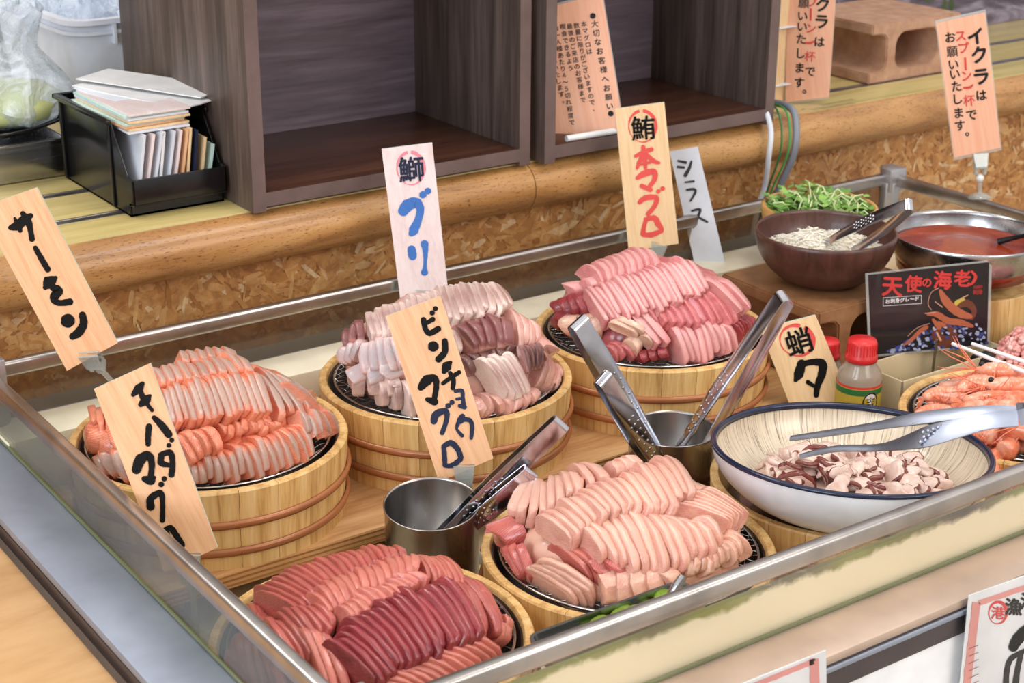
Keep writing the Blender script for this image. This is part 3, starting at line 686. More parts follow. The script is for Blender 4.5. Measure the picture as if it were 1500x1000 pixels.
#--- albacore
R_('bin', [(905, 687), (950, 672)], [(882, 673), (918, 662)], 3, 'albacore', 'pale albacore slice at the very back of the albacore heap', 'soft', 20)
R_('bin', [(846, 702), (902, 698)], [(808, 674), (852, 664)], 3, 'albacore', 'thick pale albacore slice at the back left of the albacore heap', 'soft', 25, lift=.004)
R_('bin', [(742, 742), (800, 748), (856, 708)], [(772, 704), (800, 684), (842, 688)], 8, 'albacore', 'pale albacore slice in the upper left row of the albacore heap', lean=30, lift=.002)
R_('bin', [(1066, 758), (1092, 742)], [(980, 732), (1005, 716), (1034, 704)], 8, 'albacore', 'pale albacore slice in the right-hand row of the albacore heap', lean=30, lift=.000)
R_('bin', [(1006, 845), (1050, 835), (1108, 808)], [(1010, 816), (1045, 800), (1086, 776)], 10, 'albacore_white', 'cream albacore slice low at the right of the albacore heap', 'soft', 30, h=.018)
R_('bin', [(714, 786), (750, 786)], [(716, 756), (748, 746)], 2, 'albacore_red', 'dark reddish albacore piece at the left edge of the albacore heap', 'soft', 15, lift=.002)
R_('bin', [(750, 832), (780, 838)], [(728, 792), (764, 786)], 3, 'albacore_red', 'reddish albacore chunk on the wire at the left', 'chunk', 15, h=.028)
R_('bin', [(866, 836), (892, 832)], [(800, 792), (850, 788)], 3, 'yellowfin_pale', 'mauve albacore slice in the hollow at the front of the albacore heap', 'soft', 20, lift=-.004)
R_('bin', [(884, 850), (930, 840), (975, 830)], [(862, 808), (905, 802), (950, 800)], 4, 'albacore_red', 'rosy albacore slice under the front rows of the albacore heap', 'soft', 20, lift=-.004)
R_('bin', [(838, 870), (876, 856)], [(764, 824), (800, 808)], 4, 'albacore_white', 'thick cream albacore slab at the front left of the albacore heap', 'chunk', 25, h=.030, lift=.002)
R_('bin', [(884, 882), (944, 876), (1006, 850)], [(880, 834), (930, 822), (988, 826)], 5, 'albacore_white', 'wide cream albacore slice at the bottom front of the albacore heap', 'soft', 20, h=.024, lift=.002)
R_('bin', [(834, 784), (880, 752), (940, 738), (972, 734), (1024, 714)], [(786, 750), (858, 708), (912, 688), (956, 662), (990, 662)], 18, 'albacore', 'pale albacore slice in the long top row of the albacore heap', lean=33, lift=.010, h=.026)
R_('bin', [(890, 806), (940, 822), (995, 828), (1026, 816), (1075, 790)], [(838, 760), (880, 734), (930, 728), (990, 744), (1040, 750)], 13, 'albacore', 'large pale albacore slice in the second row of the albacore heap', 'soft', 33, lift=.008, h=.030)
#--- red tuna
R_('kih', [(330, 1000), (380, 1020), (430, 1040)], [(320, 905), (360, 925), (400, 950)], 7, 'yellowfin', 'red tuna slice beside the left glass pane', 'soft', 20)
R_('kih', [(372, 892), (392, 910)], [(342, 872), (364, 862)], 3, 'yellowfin', 'small red tuna piece at the far left of the red tuna heap', 'soft', 20)
R_('kih', [(432, 886), (485, 856), (540, 828), (596, 810)], [(366, 860), (415, 832), (469, 808), (538, 796), (588, 796)], 20, 'yellowfin', 'red tuna slice in the back row of the red tuna heap', lean=33, lift=.004, h=.026)
R_('kih', [(628, 832), (690, 856)], [(598, 804), (652, 808)], 7, 'yellowfin_pale', 'light tuna slice curving over the back right of the red tuna heap', 'soft', 30, lift=.002)
R_('kih', [(706, 915), (746, 905)], [(645, 822), (690, 822)], 4, 'yellowfin', 'long red tuna slice arching down the right side of the heap', 'soft', 20, lift=.006, h=.024)
R_('kih', [(735, 938), (752, 925)], [(728, 905), (745, 898)], 3, 'yellowfin_pale', 'small tuna slice at the right edge of the red tuna heap', 'soft', 20)
R_('kih', [(480, 892), (520, 872), (570, 848), (616, 832)], [(452, 862), (494, 838), (566, 814), (612, 806)], 14, 'yellowfin_pale', 'light tuna slice in the second row of the red tuna heap', lean=30, lift=.008, h=.022)
R_('kih', [(513, 904), (582, 868), (634, 843)], [(492, 886), (530, 860), (600, 833)], 12, 'yellowfin_pale', 'light tuna slice in the third row behind the crimson slices', lean=30, lift=.008, h=.022)
R_('kih', [(432, 962), (455, 940), (492, 902)], [(388, 906), (410, 888), (465, 878)], 8, 'yellowfin', 'red tuna slice in the left row of the red tuna heap', lean=30, lift=.006, h=.024)
R_('kih', [(475, 1004), (520, 1004)], [(440, 916), (470, 902)], 3, 'yellowfin_pale', 'thick light tuna slice left of the crimson slices', 'soft', 20, lift=.010, h=.024)
R_('kih', [(600, 1024), (660, 998), (700, 972), (744, 948)], [(538, 1000), (600, 966), (650, 940), (692, 922)], 14, 'yellowfin_pale', 'light tuna slice in the nearest front row of the red tuna heap', lean=30, lift=.004, h=.024)
R_('kih', [(545, 990), (601, 966), (645, 944), (690, 928), (712, 920)], [(478, 932), (525, 896), (572, 864), (620, 850), (658, 832)], 17, 'yellowfin_dark', 'glossy crimson tuna slice in the raised row of the red tuna heap', lean=38, lift=.014, h=.028)

# ================================================================== cups and tongs
def cup(x, y, z, r, h, label, tilt=(0, 0)):
    mb = MB().lathe([(0, 0), (r*.97, 0), (r*.985, .003), (r*.985, h-.004), (r*1.01, h-.001), (r*1.01, h), (r*.99, h+.0005), (r*.97, h-.002), (r*.965, .004), (0, .0035)], 72)
    o = mb.build('steel_cup', M['cup'], None, 2, label=label, cat='cup'); o.location = (x, y, z); o.rotation_euler = (tilt[0], tilt[1], 0); return o
c_1 = cup(.817, 1.300, FZ+.0062, .0487, .104, 'empty-looking steel cup with two tongs beside the red tuna')
c_1.rotation_euler = Matrix.Rotation(math.radians(7), 3, RT).to_euler()
cup(1.139, 1.300, FZ, .0500, .106, 'steel cup crowded with upright tongs in front of the bluefin tub')
def tongs(top, tip, wdir, spread, width, label, r=.006, flare=None, n=26, roundtip=False, dimple=(.33, .62), face=None):
    """top: bend, tip: where both arms end; wdir: direction of the strip's width"""
    top, tip = Vector(top), Vector(tip); ax = (tip-top); L = ax.length; ax.normalize()
    wd = ax.cross(Vector(face)) if face else Vector(wdir); wd = (wd-ax*wd.dot(ax)).normalized(); od = ax.cross(wd).normalized()
    root = empty('serving_tongs', tuple(tip), label, 'tongs')
    def pt(s, t, side):      # centre line of an arm
        off = r + (spread/2-r)*math.sin(min(1, t/.75)*PI/2) * (1 if t < .75 else 1-.25*((t-.75)/.25))
        return top + ax*(t*L) + od*side*off
    def wdt(t):
        k = 1-.50*max(0, (t-.45)/.55)
        return width/2*(k if t > .05 else 1.0)*(1+.10*math.sin(min(t/.6, 1)*PI))
    for side in (-1, 1):
        V = []; F = []; th = .0006
        for i in range(n+1):
            t = i/n; c = pt(0, t, side); wv = wd*wdt(t); cup_ = od*side*(.0014*math.sin(PI*min(1, t*1.3)) if t < .77 else 0)
            for (a, b) in ((-1, 1), (-.6, 1), (.6, 1), (1, 1), (1, -1), (.6, -1), (-.6, -1), (-1, -1)):
                V.append(c + wv*a + od*side*th*b + (cup_ if abs(a) < .9 else Vector()))
        for i in range(n):
            for k in range(8):
                k2 = (k+1) % 8; F.append((i*8+k, i*8+k2, (i+1)*8+k2, (i+1)*8+k))
        F.append(tuple(range(8))); F.append(tuple(n*8+k for k in range(8)))
        arm = MB().add(V, F).build('arm', M['tong'], None); localize(arm, tip); arm.location = (0, 0, 0); arm.parent = root
        dm = MB(); R_m = Matrix((ax, wd, od)).transposed()
        for i in range(9):
            t = dimple[0] + (dimple[1]-dimple[0])*i/8
            for j in ((-.5, 0, .5) if i % 2 else (-.27, .27)):
                c = pt(0, t, side) + wd*wdt(t)*j*1.1 + od*side*(.0012+.0010)
                dm.sphere(c, .0017, 8, R_m, (1, 1, .3))
        d = dm.build('grip_dimples', M['tong'], None, 2, kind='stuff'); localize(d, tip); d.location = (0, 0, 0); d.parent = arm
    # bend
    V = []; F = []
    for i in range(13):
        a = -PI/2 + PI*i/12; c = top - ax*(r*math.cos(a)) + od*(r*math.sin(a)); nd = (-ax*math.cos(a) + od*math.sin(a)).normalized()
        for (q, b) in ((-1, 1), (1, 1), (1, -1), (-1, -1)): V.append(c + wd*width/2*q + nd*.0007*b)
    for i in range(12):
        for k in range(4):
            k2 = (k+1) % 4; F.append((i*4+k, i*4+k2, (i+1)*4+k2, (i+1)*4+k))
    b = MB().add(V, F).build('bend', M['tong'], None); localize(b, tip); b.location = (0, 0, 0); b.parent = root
    return root
C1 = Vector((.817, 1.300, FZ)); C2 = Vector((1.139, 1.300, FZ))
# cup 1: two tongs leaning right
tongs(atd(818, 622, 1.685), C1+Vector((-.038, .006, .026)), RT*.55+DN*.75-FW*.25, .012, .019, 'large steel tongs leaning right out of the cup by the red tuna', r=.005, dimple=(.34, .58), face=-FW*.84+DN*.6-RT*.1)
tongs(atd(773, 694, 1.68), C1+Vector((-.022, .008, .026)), RT*.55+DN*.75-FW*.25, .012, .017, 'small steel tongs lying below the large ones in the cup by the red tuna', r=.005, dimple=(.30, .56), face=-FW*.84+DN*.6-RT*.1)
# cup 2
tongs(atd(848, 476, 1.80), C2+Vector((.014, -.004, .010)), RT*.8-DN*.45, .020, .022, 'large steel tongs leaning left out of the rear cup', r=.006, dimple=(.26, .58), face=-FW*.8+RT*.35-DN*.1)
tongs(atd(884, 557, 1.77), C2+Vector((.004, -.018, .010)), RT*.8-DN*.45, .018, .019, 'shorter steel tongs leaning left below the large pair', r=.006, dimple=(.26, .62), face=-FW*.8+RT*.30-DN*.1)
tongs(atd(1147, 441, 1.80), C2+Vector((-.022, .000, .012)), RT*.35+DN*.3-FW*.85, .030, .020, 'steel tongs leaning right out of the rear cup', r=.007, dimple=(.35, .62))
# octopus tongs and whitebait tongs added with their bowls

# ================================================================== signs
def plane_frame(p0, n):
    """card frame: origin p0, unit normal n"""
    n = n.normalized(); return p0, n
def on_plane(fr, u, v, lift=0):
    p0, n = fr; d = ray(u, v); t = (p0-CAM).dot(n)/d.dot(n); return CAM + d*t + n*lift
def zc(o, s): return lambda x, y: (o[0]+x/s, o[1]+y/s)
def strokes(fr, conv, lst, lift=.0006, scale=1.0):
    mb = MB()
    for st in lst:
        P = [(conv(x, y), r*(1.12 if lift >= .0006 else 1)/scale) for x, y, r in st]; pts = []
        if len(P) == 1: pts = [(Vector(P[0][0]), P[0][1])]
        else:
            for i in range(len(P)-1):
                p0 = Vector(P[max(i-1, 0)][0]); p1 = Vector(P[i][0]); p2 = Vector(P[i+1][0]); p3 = Vector(P[min(i+2, len(P)-1)][0])
                for k in range(6):
                    t = k/6; q = .5*((2*p1)+(p2-p0)*t+(2*p0-5*p1+4*p2-p3)*t*t+(3*p1-p0-3*p2+p3)*t**3)
                    pts.append((q, P[i][1]*(1-t)+P[i+1][1]*t))
            pts.append((Vector(P[-1][0]), P[-1][1]))
        lf_ = lift + (strokes.k % 9)*.00004; strokes.k += 1
        if len(pts) == 1:
            q, r = pts[0]; N = 20
            mb.add([on_plane(fr, q.x+r*math.cos(2*PI*k/N)*(1+.06*math.sin(k*1.7)), q.y+r*math.sin(2*PI*k/N), lf_) for k in range(N)], [tuple(range(N))]); continue
        L_ = []; R_e = []
        for i, (q, r) in enumerate(pts):
            d = pts[min(i+1, len(pts)-1)][0] - pts[max(i-1, 0)][0]
            d = d.normalized() if d.length > 1e-6 else Vector((1, 0)); nn = Vector((-d.y, d.x)); r *= 1+.05*math.sin(i*1.9+r)
            L_.append(q+nn*r); R_e.append(q-nn*r)
            if i == 0: d0 = d
        N = 7; q, r = pts[0]; a0 = math.atan2((R_e[0]-q).y, (R_e[0]-q).x)
        # caps: half circles at both ends
        def cap_(q, p0, out, r):
            a = math.atan2((p0-q).y, (p0-q).x); sg = 1 if (Vector((-(p0-q).y, (p0-q).x))).dot(out) > 0 else -1
            return [q+Vector((math.cos(a+sg*PI*k/N), math.sin(a+sg*PI*k/N)))*r for k in range(1, N)]
        de = (pts[-1][0]-pts[-2][0]).normalized(); ds = (pts[0][0]-pts[1][0]).normalized()
        c0 = [L_[0]] + cap_(pts[0][0], L_[0], ds, (L_[0]-pts[0][0]).length) + [R_e[0]]
        c1 = [L_[-1]] + cap_(pts[-1][0], L_[-1], de, (L_[-1]-pts[-1][0]).length) + [R_e[-1]]
        for c in (c0, c1): mb.add([on_plane(fr, p.x, p.y, lf_) for p in c], [tuple(range(len(c)))])
        V = []; F = []
        for a_, b_ in zip(L_, R_e): V += [on_plane(fr, a_.x, a_.y, lf_), on_plane(fr, b_.x, b_.y, lf_)]
        for i in range(len(L_)-1): F.append((2*i, 2*i+1, 2*i+3, 2*i+2))
        mb.add(V, F)
    return mb
strokes.k = 0
_gl = {}
def glyph(ch, bold=0):
    bold = 0
    k = (ch, bold)
    if k not in _gl:
        cu = bpy.data.curves.new('t', 'FONT'); cu.body = ch; cu.size = 1; cu.offset = bold; cu.align_x = 'CENTER'; cu.resolution_u = 4; cu.fill_mode = 'FRONT'
        ob = bpy.data.objects.new('t', cu); COL.objects.link(ob); dg = bpy.context.evaluated_depsgraph_get(); dg.update()
        me = bpy.data.meshes.new_from_object(ob.evaluated_get(dg)); v = [tuple(q.co) for q in me.vertices]; f = [tuple(p.vertices) for p in me.polygons]
        bpy.data.objects.remove(ob); bpy.data.curves.remove(cu); bpy.data.meshes.remove(me)
        if v:
            cx = (min(a[0] for a in v)+max(a[0] for a in v))/2; cy = .38
            v = [(a[0]-cx, a[1]-cy) for a in v]
        _gl[k] = (v, f)
    return _gl[k]
def glyph_px(mb, fr, ch, cx, cy, size, bold=.02, up=(0, -1), right=None, lift=.0006, sx=1.0):
    """glyph centred at pixel (cx,cy), drawn in the card plane with pixel axes right/up"""
    if right is None: right = (-up[1], up[0])
    v, f = glyph(ch)
    e = bold*.75
    for j, (dx, dy) in enumerate([(-e, 0), (e, 0), (0, -e), (0, e)] if e > .003 else [(0, 0)]):
        mb.add([on_plane(fr, cx+((a+dx)*right[0]*sx+(b+dy)*up[0])*size, cy+((a+dx)*right[1]*sx+(b+dy)*up[1])*size, lift+j*.00004) for a, b in v], f)
def ring(fr, cx, cy, rx, ry, w, ang=0, lift=.0005, gap=True):
    mb = MB(); N = 44; V = []; F = []
    for k in range(N+1):
        a = -PI/2+.15 + (2*PI-.25)*k/N if gap else 2*PI*k/N
        ww = w*(1.0 + .9*math.sin(a+2.4)*.7 + .12*math.sin(a*9)); ww = max(w*.35, ww)
        for s in (-.5, .5):
            V.append(on_plane(fr, cx+(rx+ww*s)*math.cos(a)*math.cos(ang)-(ry+ww*s)*math.sin(a)*math.sin(ang), cy+(rx+ww*s)*math.cos(a)*math.sin(ang)+(ry+ww*s)*math.sin(a)*math.cos(ang), lift))
    for k in range(N): F.append((2*k, 2*k+1, 2*k+3, 2*k+2))
    return mb.add(V, F)
def card(name, fr, corners, th, mat, label, cat='sign', edge=None, film=0):
    """corners TL,TR,BR,BL in photo pixels, on plane fr"""
    p = [on_plane(fr, *c) for c in corners]; n = fr[1]
    c0 = sum(p, Vector())/4
    root = empty(name, tuple(p[2].lerp(p[3], .5)), label, cat)
    # local frame so that wood grain runs along the card
    ex = ((p[1]-p[0])+(p[2]-p[3])).normalized(); ey = n.cross(ex)
    R4 = Matrix.Identity(4)
    for k in range(3): R4[k][0] = ex[k]; R4[k][1] = ey[k]; R4[k][2] = n[k]; R4[k][3] = root.location[k]
    root.matrix_world = R4
    inv = R4.inverted()
    def fin(mb, nm, mt, **kw):
        kw.setdefault('smooth', False)
        mb.v = [tuple(inv @ Vector(q)) for q in mb.v]
        return mb.build(nm, mt, root, **kw)
    def slab(pts, z0, z1): return MB().add([q+n*z1 for q in pts] + [q+n*z0 for q in pts], [(0, 3, 2, 1), (4, 5, 6, 7), (0, 1, 5, 4), (1, 2, 6, 5), (2, 3, 7, 6), (3, 0, 4, 7)])
    if edge: fin(slab(p, -th, -.0006), 'backing', edge); fin(slab(p, -.0006, 0), 'face', mat)
    else: fin(slab(p, -th, 0), 'face', mat)
    if film:
        q = [c0+(a-c0)*(1+film) for a in p]; fr_ = MB()
        for k in range(4):
            k2 = (k+1) % 4; e0 = c0+(p[k]-c0)*1.003; e1 = c0+(p[k2]-c0)*1.003
            fr_.add([e0-n*.0004, e1-n*.0004, q[k2]-n*.0004, q[k]-n*.0004], [(0, 1, 2, 3)])
        fin(fr_, 'sealed_margin', M['margin'])
        q = [c0+(a-c0)*(1+film) for a in p]; fin(slab(q, .0008, .0011), 'clear_sleeve', M['film']); fin(slab(q, -th-.0005, -th-.0002), 'clear_sleeve', M['film'])
    return root, fin
def facing(tiltdeg=12, turn=0):
    """normal towards the camera heading, leaning back"""
    h = Vector((-math.sin(yaw+math.radians(turn)), -math.cos(yaw+math.radians(turn)), 0)); t = math.radians(tiltdeg)
    return (h*math.cos(t) + Vector((0, 0, 1))*math.sin(t)).normalized()
def clip(top, base, label, axis=None, white=False):
    """clear acrylic card clip: jaw, ball joint, stem, foot"""
    top, base = Vector(top), Vector(base); root = empty('card_clip', tuple(base), label, 'clip')
    CS = 1.4; up = (top-base); L = up.length/CS; up.normalize(); ex = (RT-up*RT.dot(up)).normalized(); ey = up.cross(ex)
    R4 = Matrix.Identity(4)
    for k in range(3): R4[k][0] = ex[k]; R4[k][1] = ey[k]; R4[k][2] = up[k]
    R4.translation = base; root.matrix_world = R4 @ Matrix.Scale(CS, 4)
    A = M['acrylic']
    MB().lathe([(0, 0), (.012, 0), (.012, .002), (.006, .006), (0, .006)], 20).build('foot', A, root, 2)
    if L > .03: MB().tube([(0, 0, .005), (0, 0, L-.022)], .0022, 8).build('stem', A, root)
    MB().sphere((0, 0, L-.022), .0045, 10).build('ball_joint', M['white'] if white else A, root, 2)
    j = MB()
    for s in (-1, 1):
        j.add([(-.008, s*.001, L+.004), (.008, s*.001, L+.004), (.006, s*.005, L-.010), (-.006, s*.005, L-.010),
               (-.008, s*.0025, L+.004), (.008, s*.0025, L+.004), (.006, s*.0065, L-.010), (-.006, s*.0065, L-.010)],
              [(0, 1, 2, 3), (4, 7, 6, 5), (0, 4, 5, 1), (1, 5, 6, 2), (2, 6, 7, 3), (3, 7, 4, 0)])
    j.box((-.005, -.006, L-.012), (.005, .006, L-.009)); j.box((-.006, -.0045, L-.018), (-.003, .0045, L-.010)); j.box((.003, -.0045, L-.018), (.006, .0045, L-.010))
    j.build('jaw', A, root, False)
    MB().tube([(-.006, 0, L-.007), (.006, 0, L-.007)], .0015, 6).build('spring_pin', M['wire'], root)
    return root

# sign 1 salmon (rear left)
f1 = (aty(110, 440, 1.66), facing(8, -6))
s, fin = card('wooden_sign', f1, [(-31, 305), (54, 274.5), (172.5, 502), (98, 543)], .004, M['signwood'], 'tilted wooden sign at the far left lettered with black brush strokes', edge=M['foamedge'])
z = zc((0, 250), 2.857)
fin(strokes(f1, z, [[(45, 238, 10), (75, 228, 19), (105, 202, 18), (128, 188, 10)], [(62, 198, 5), (75, 225, 10), (85, 250, 8)], [(95, 178, 9), (118, 212, 14), (128, 250, 10), (134, 285, 11)],
     [(148, 322, 9), (175, 370, 11), (200, 412, 11)], [(190, 487, 10), (208, 466, 28), (232, 448, 8)], [(215, 485, 10), (242, 502, 20), (226, 532, 16), (245, 552, 11), (292, 548, 13)],
     [(284, 627, 26)], [(345, 602, 13), (350, 640, 15), (330, 675, 17), (305, 692, 13)]], scale=2.857), 'lettering', M['ink'])
clip(on_plane(f1, 132, 522), Vector((.655, 1.70, .0625)), 'clear plastic clip under the far left wooden sign')
# sign 2 yellowfin (front left)
f2 = (aty(230, 690, 1.335), facing(14, -4))
s, fin = card('wooden_sign', f2, [(137.6, 569.6), (220, 532), (318.5, 801.8), (241, 838)], .004, M['signwood'], 'long wooden sign leaning in front of the salmon tub with two columns of black letters', edge=M['foamedge'])
z = zc((80, 520), 3.123)
fin(strokes(f2, z, [[(360, 180, 9), (385, 152, 19), (402, 130, 9)], [(395, 225, 12), (420, 202, 20), (436, 185, 7)], [(385, 140, 8), (405, 195, 13), (430, 232, 8), (446, 252, 8)],
     [(455, 285, 10), (490, 320, 15), (522, 362, 16)], [(432, 325, 13), (428, 370, 12), (428, 405, 11)], [(536, 388, 10)], [(523, 412, 10)], [(485, 455, 11), (530, 446, 13), (540, 500, 12), (535, 545, 13)], [(488, 462, 13), (488, 492, 14), (525, 503, 9)],
     [(375, 522, 19), (393, 477, 23), (430, 458, 17), (445, 500, 13), (438, 568, 12)], [(410, 565, 12), (440, 572, 20), (455, 560, 8)], [(502, 565, 11)], [(488, 590, 12)],
     [(440, 692, 17), (440, 655, 15), (485, 630, 13), (495, 680, 10), (494, 755, 11)], [(505, 797, 9), (532, 790, 13), (560, 828, 13), (584, 862, 11)], [(512, 800, 8), (530, 848, 10), (556, 890, 10)], [(556, 890, 9), (586, 868, 10)]], scale=3.123), 'lettering', M['ink'])
_p = on_plane(f2, 277, 818); clip(_p, Vector((_p.x+.008, _p.y+.012, FZ)), 'clear plastic clip at the foot of the long front left sign')
# sign 3 yellowtail
f3 = (aty(620, 410, 1.692), facing(4, -2))
s, fin = card('wooden_sign', f3, [(559, 218), (633, 209), (657, 432), (586.5, 440)], .003, M['signpink'], 'pale wooden sign with blue letters and a pink ring behind the yellowtail', edge=M['foamedge'])
z = zc((540, 200), 4.168)
fin(strokes(f3, z, [[(331, 354, 20)], [(362, 331, 18)], [(212, 452, 28), (238, 420, 34), (288, 402, 28), (315, 440, 21), (303, 505, 20), (275, 570, 27), (262, 590, 18)], [(262, 688, 23), (268, 728, 24)], [(341, 655, 22), (347, 700, 14), (345, 760, 9), (343, 800, 10), (341, 825, 20)]], scale=4.168), 'lettering', M['inkblue'])
fin(ring(f3, 601.5, 246.5, 20, 24, 3.2, -.1), 'ring_mark', M['inkpink'])
mb = MB(); glyph_px(mb, f3, '鰤', 602.5, 247.5, 39, .022, up=(-.08, -1), lift=.0009); fin(mb, 'lettering', M['inknavy'])
clip(on_plane(f3, 622, 430), Vector((1.055, 1.70, .0625)), 'clear plastic clip hidden behind the yellowtail heap')
# sign 4 albacore
f4 = (aty(660, 690, 1.342), facing(16, -2))
s, fin = card('wooden_sign', f4, [(565, 463), (645, 433), (722.7, 671), (643, 706)], .004, M['signwood'], 'long-name wooden sign leaning on the yellowtail tub behind the empty-looking cup', edge=M['foamedge'])
z = zc((480, 390), 3.846)
L1 = [[(607, 238, 13)], [(589, 262, 13)], [(540, 300, 15), (550, 350, 13), (575, 376, 15), (622, 352, 15)], [(548, 325, 9), (592, 298, 13)], [(595, 450, 27)], [(660, 420, 15), (660, 480, 16), (625, 522, 17)],
      [(656, 592, 13), (672, 562, 26), (692, 540, 9)], [(650, 658, 10), (700, 622, 12), (740, 596, 11)], [(690, 600, 11), (708, 640, 13), (705, 685, 11)]]
L2 = [[(720, 702, 9), (755, 700, 11), (762, 740, 9), (766, 788, 13)], [(728, 746, 8), (755, 742, 8)], [(745, 785, 11), (770, 792, 12)]]
fin(strokes(f4, z, L1 + [[(525, 682, 17), (558, 642, 27), (605, 630, 16), (612, 680, 14), (602, 740, 14)], [(562, 748, 12), (602, 762, 20)]], scale=3.846), 'lettering', M['ink'])
fin(strokes(f4, z, L2 + [[(700, 765, 13)], [(678, 785, 14)], [(598, 872, 17), (612, 832, 19), (665, 815, 15), (670, 862, 12), (645, 938, 12)]], scale=3.846), 'lettering', M['inknavy'])
z = zc((540, 580), 4.168)
fin(strokes(f4, z, [[(572, 122, 15), (560, 148, 20)], [(546, 165, 12), (538, 200, 7), (570, 240, 11)], [(570, 140, 14), (618, 148, 13), (632, 190, 12), (626, 255, 10)], [(458, 305, 13), (462, 350, 14), (466, 420, 13)], [(465, 300, 14), (505, 285, 17), (545, 325, 15), (562, 372, 15)], [(472, 425, 11), (515, 420, 15), (560, 385, 14)]], scale=4.168), 'lettering', M['inknavy'])
_p = on_plane(f4, 680, 688); clip(_p, Vector((_p.x+.006, _p.y+.002, FZ)), 'clear plastic clip between the empty-looking cup and the yellowtail tub')
# sign 5 bluefin
f5 = (aty(958, 360, 1.688), facing(4, 0))
s, fin = card('wooden_sign', f5, [(901, 159), (973, 149.5), (994, 356.7), (921, 368)], .003, M['signpale'], 'upright wooden sign with coral red letters and a black character in a red ring', edge=M['foamedge'])
z = zc((760, 0), 3.03)
fin(strokes(f5, z, [[(518, 692, 7), (560, 672, 10), (588, 662, 9)], [(552, 652, 9), (558, 700, 11), (562, 745, 7)], [(550, 690, 9), (532, 725, 9), (524, 748, 5)], [(568, 688, 9), (598, 714, 10), (622, 722, 6)], [(540, 730, 5), (582, 720, 6)]], scale=3.03), 'lettering', M['inkrose'])
z = zc((840, 250), 4.547)
fin(strokes(f5, z, [[(425, 48, 12), (470, 20, 20), (535, 5, 18), (540, 55, 15), (505, 105, 12)], [(455, 100, 14), (512, 125, 14)], [(593, 118, 14)], [(565, 136, 13)], [(440, 208, 13), (480, 180, 17), (550, 178, 16), (542, 230, 14), (495, 288, 13)], [(482, 330, 12), (470, 370, 13), (462, 418, 15)], [(480, 322, 12), (540, 315, 18), (565, 355, 18), (590, 388, 11)], [(465, 425, 14), (520, 425, 17), (585, 400, 13)]], scale=4.547), 'lettering', M['inkrose'])
fin(ring(f5, 941, 185, 20, 23, 3.2, -.1), 'ring_mark', M['inkrose'])
mb = MB(); glyph_px(mb, f5, '鮪', 942, 187, 37, .022, up=(-.08, -1), lift=.0009); fin(mb, 'lettering', M['ink'])
clip(on_plane(f5, 964, 362), Vector((1.43, 1.70, .0625)), 'clear plastic clip under the coral-lettered sign')
# sign 6 whitebait strip
f6 = (aty(1043, 392, 1.698), facing(6, 4))
s, fin = card('paper_strip_sign', f6, [(981, 222), (1022, 214.5), (1063, 389.6), (1020, 398)], .0008, M['paper'], 'narrow white strip sign with three grey handwritten characters', edge=None)
fin(strokes(f6, zc((760, 0), 3.03), [[(708, 713, 4), (740, 720, 6)], [(706, 740, 5), (732, 743, 5)], [(740, 776, 8), (757, 745, 6), (766, 715, 4)]], scale=3.03), 'lettering', M['inkgrey'])
fin(strokes(f6, zc((840, 250), 4.547), [[(745, 76, 5), (800, 70, 7)], [(757, 126, 7), (800, 122, 8), (812, 140, 8), (780, 200, 6)], [(790, 266, 6), (843, 258, 9), (822, 320, 7), (800, 373, 7)], [(822, 302, 7), (890, 340, 7)]], scale=4.547), 'lettering', M['inkgrey'])
# sign 7 octopus
f7 = (aty(1190, 600, 1.335), facing(10, -3))
s, fin = card('wooden_sign', f7, [(1113.6, 482), (1194.7, 461.3), (1268, 640), (1184, 661)], .004, M['signpale'], 'wooden sign behind the octopus bowl with a black character in a red ring', edge=M['foamedge'])
z = zc((1100, 380), 3.75)
fin(strokes(f7, z, [[(278, 572, 22), (262, 628, 25), (245, 662, 10)], [(290, 572, 14), (340, 562, 16), (392, 572, 22), (388, 632, 20), (366, 690, 16), (358, 745, 13)], [(312, 672, 11), (342, 692, 9)]], scale=3.75), 'lettering', M['ink'])
fin(ring(f7, 1167, 498.5, 25, 22, 4.2, .35), 'ring_mark', M['inkrose'])
mb = MB(); glyph_px(mb, f7, '蛸', 1170, 500, 41, .022, up=(-.30, -.95), lift=.0009); fin(mb, 'lettering', M['ink'])

def column(mb, fr, conv, chars, size, scale, bold=.02, lift=.0006, tilt=0):
    """chars: list of (char, x, y)"""
    for ch, x, y in chars:
        u, v = conv(x, y); glyph_px(mb, fr, ch, u, v, size/scale, bold*(.4 if ord(ch) >= 0x4e00 else 1), up=(math.sin(tilt), -math.cos(tilt)), lift=lift)
def spread_(txt, a, b): n = len(txt)-1; return [(c, a[0]+(b[0]-a[0])*i/n, a[1]+(b[1]-a[1])*i/n) for i, c in enumerate(txt)]
# sign 10 laminated, on the right rail
f10 = (atx(1432, 228, 1.937), facing(3, 0))
s, fin = card('laminated_sign', f10, [(1371.5, 34), (1443, 18), (1466, 216), (1398, 231)], .0012, M['signpaper'], 'laminated sign clipped to the right rail with red and black columns of writing', film=.04)
z = zc((1100, 0), 3.03)
mb = MB(); column(mb, f10, z, [('イ', 995, 160), ('ク', 1012, 242), ('ラ', 1022, 338)], 82, 3.03, .05, tilt=-.12); column(mb, f10, z, [('は', 1023, 422)], 52, 3.03, .04, tilt=-.12)
column(mb, f10, z, [('お', 885, 165), ('願', 893, 228), ('い', 899, 285), ('い', 905, 328), ('た', 912, 382), ('し', 918, 438), ('ま', 922, 500), ('す', 928, 556), ('。', 958, 580), ('で', 978, 508)], 52, 3.03, .03, tilt=-.1)
fin(mb, 'lettering', M['ink'])
mb = MB(); column(mb, f10, z, [('ス', 930, 158), ('プ', 945, 212), ('ン', 957, 335), ('杯', 968, 445)], 54, 3.03, .035, tilt=-.1); fin(mb, 'lettering', M['inkred'])
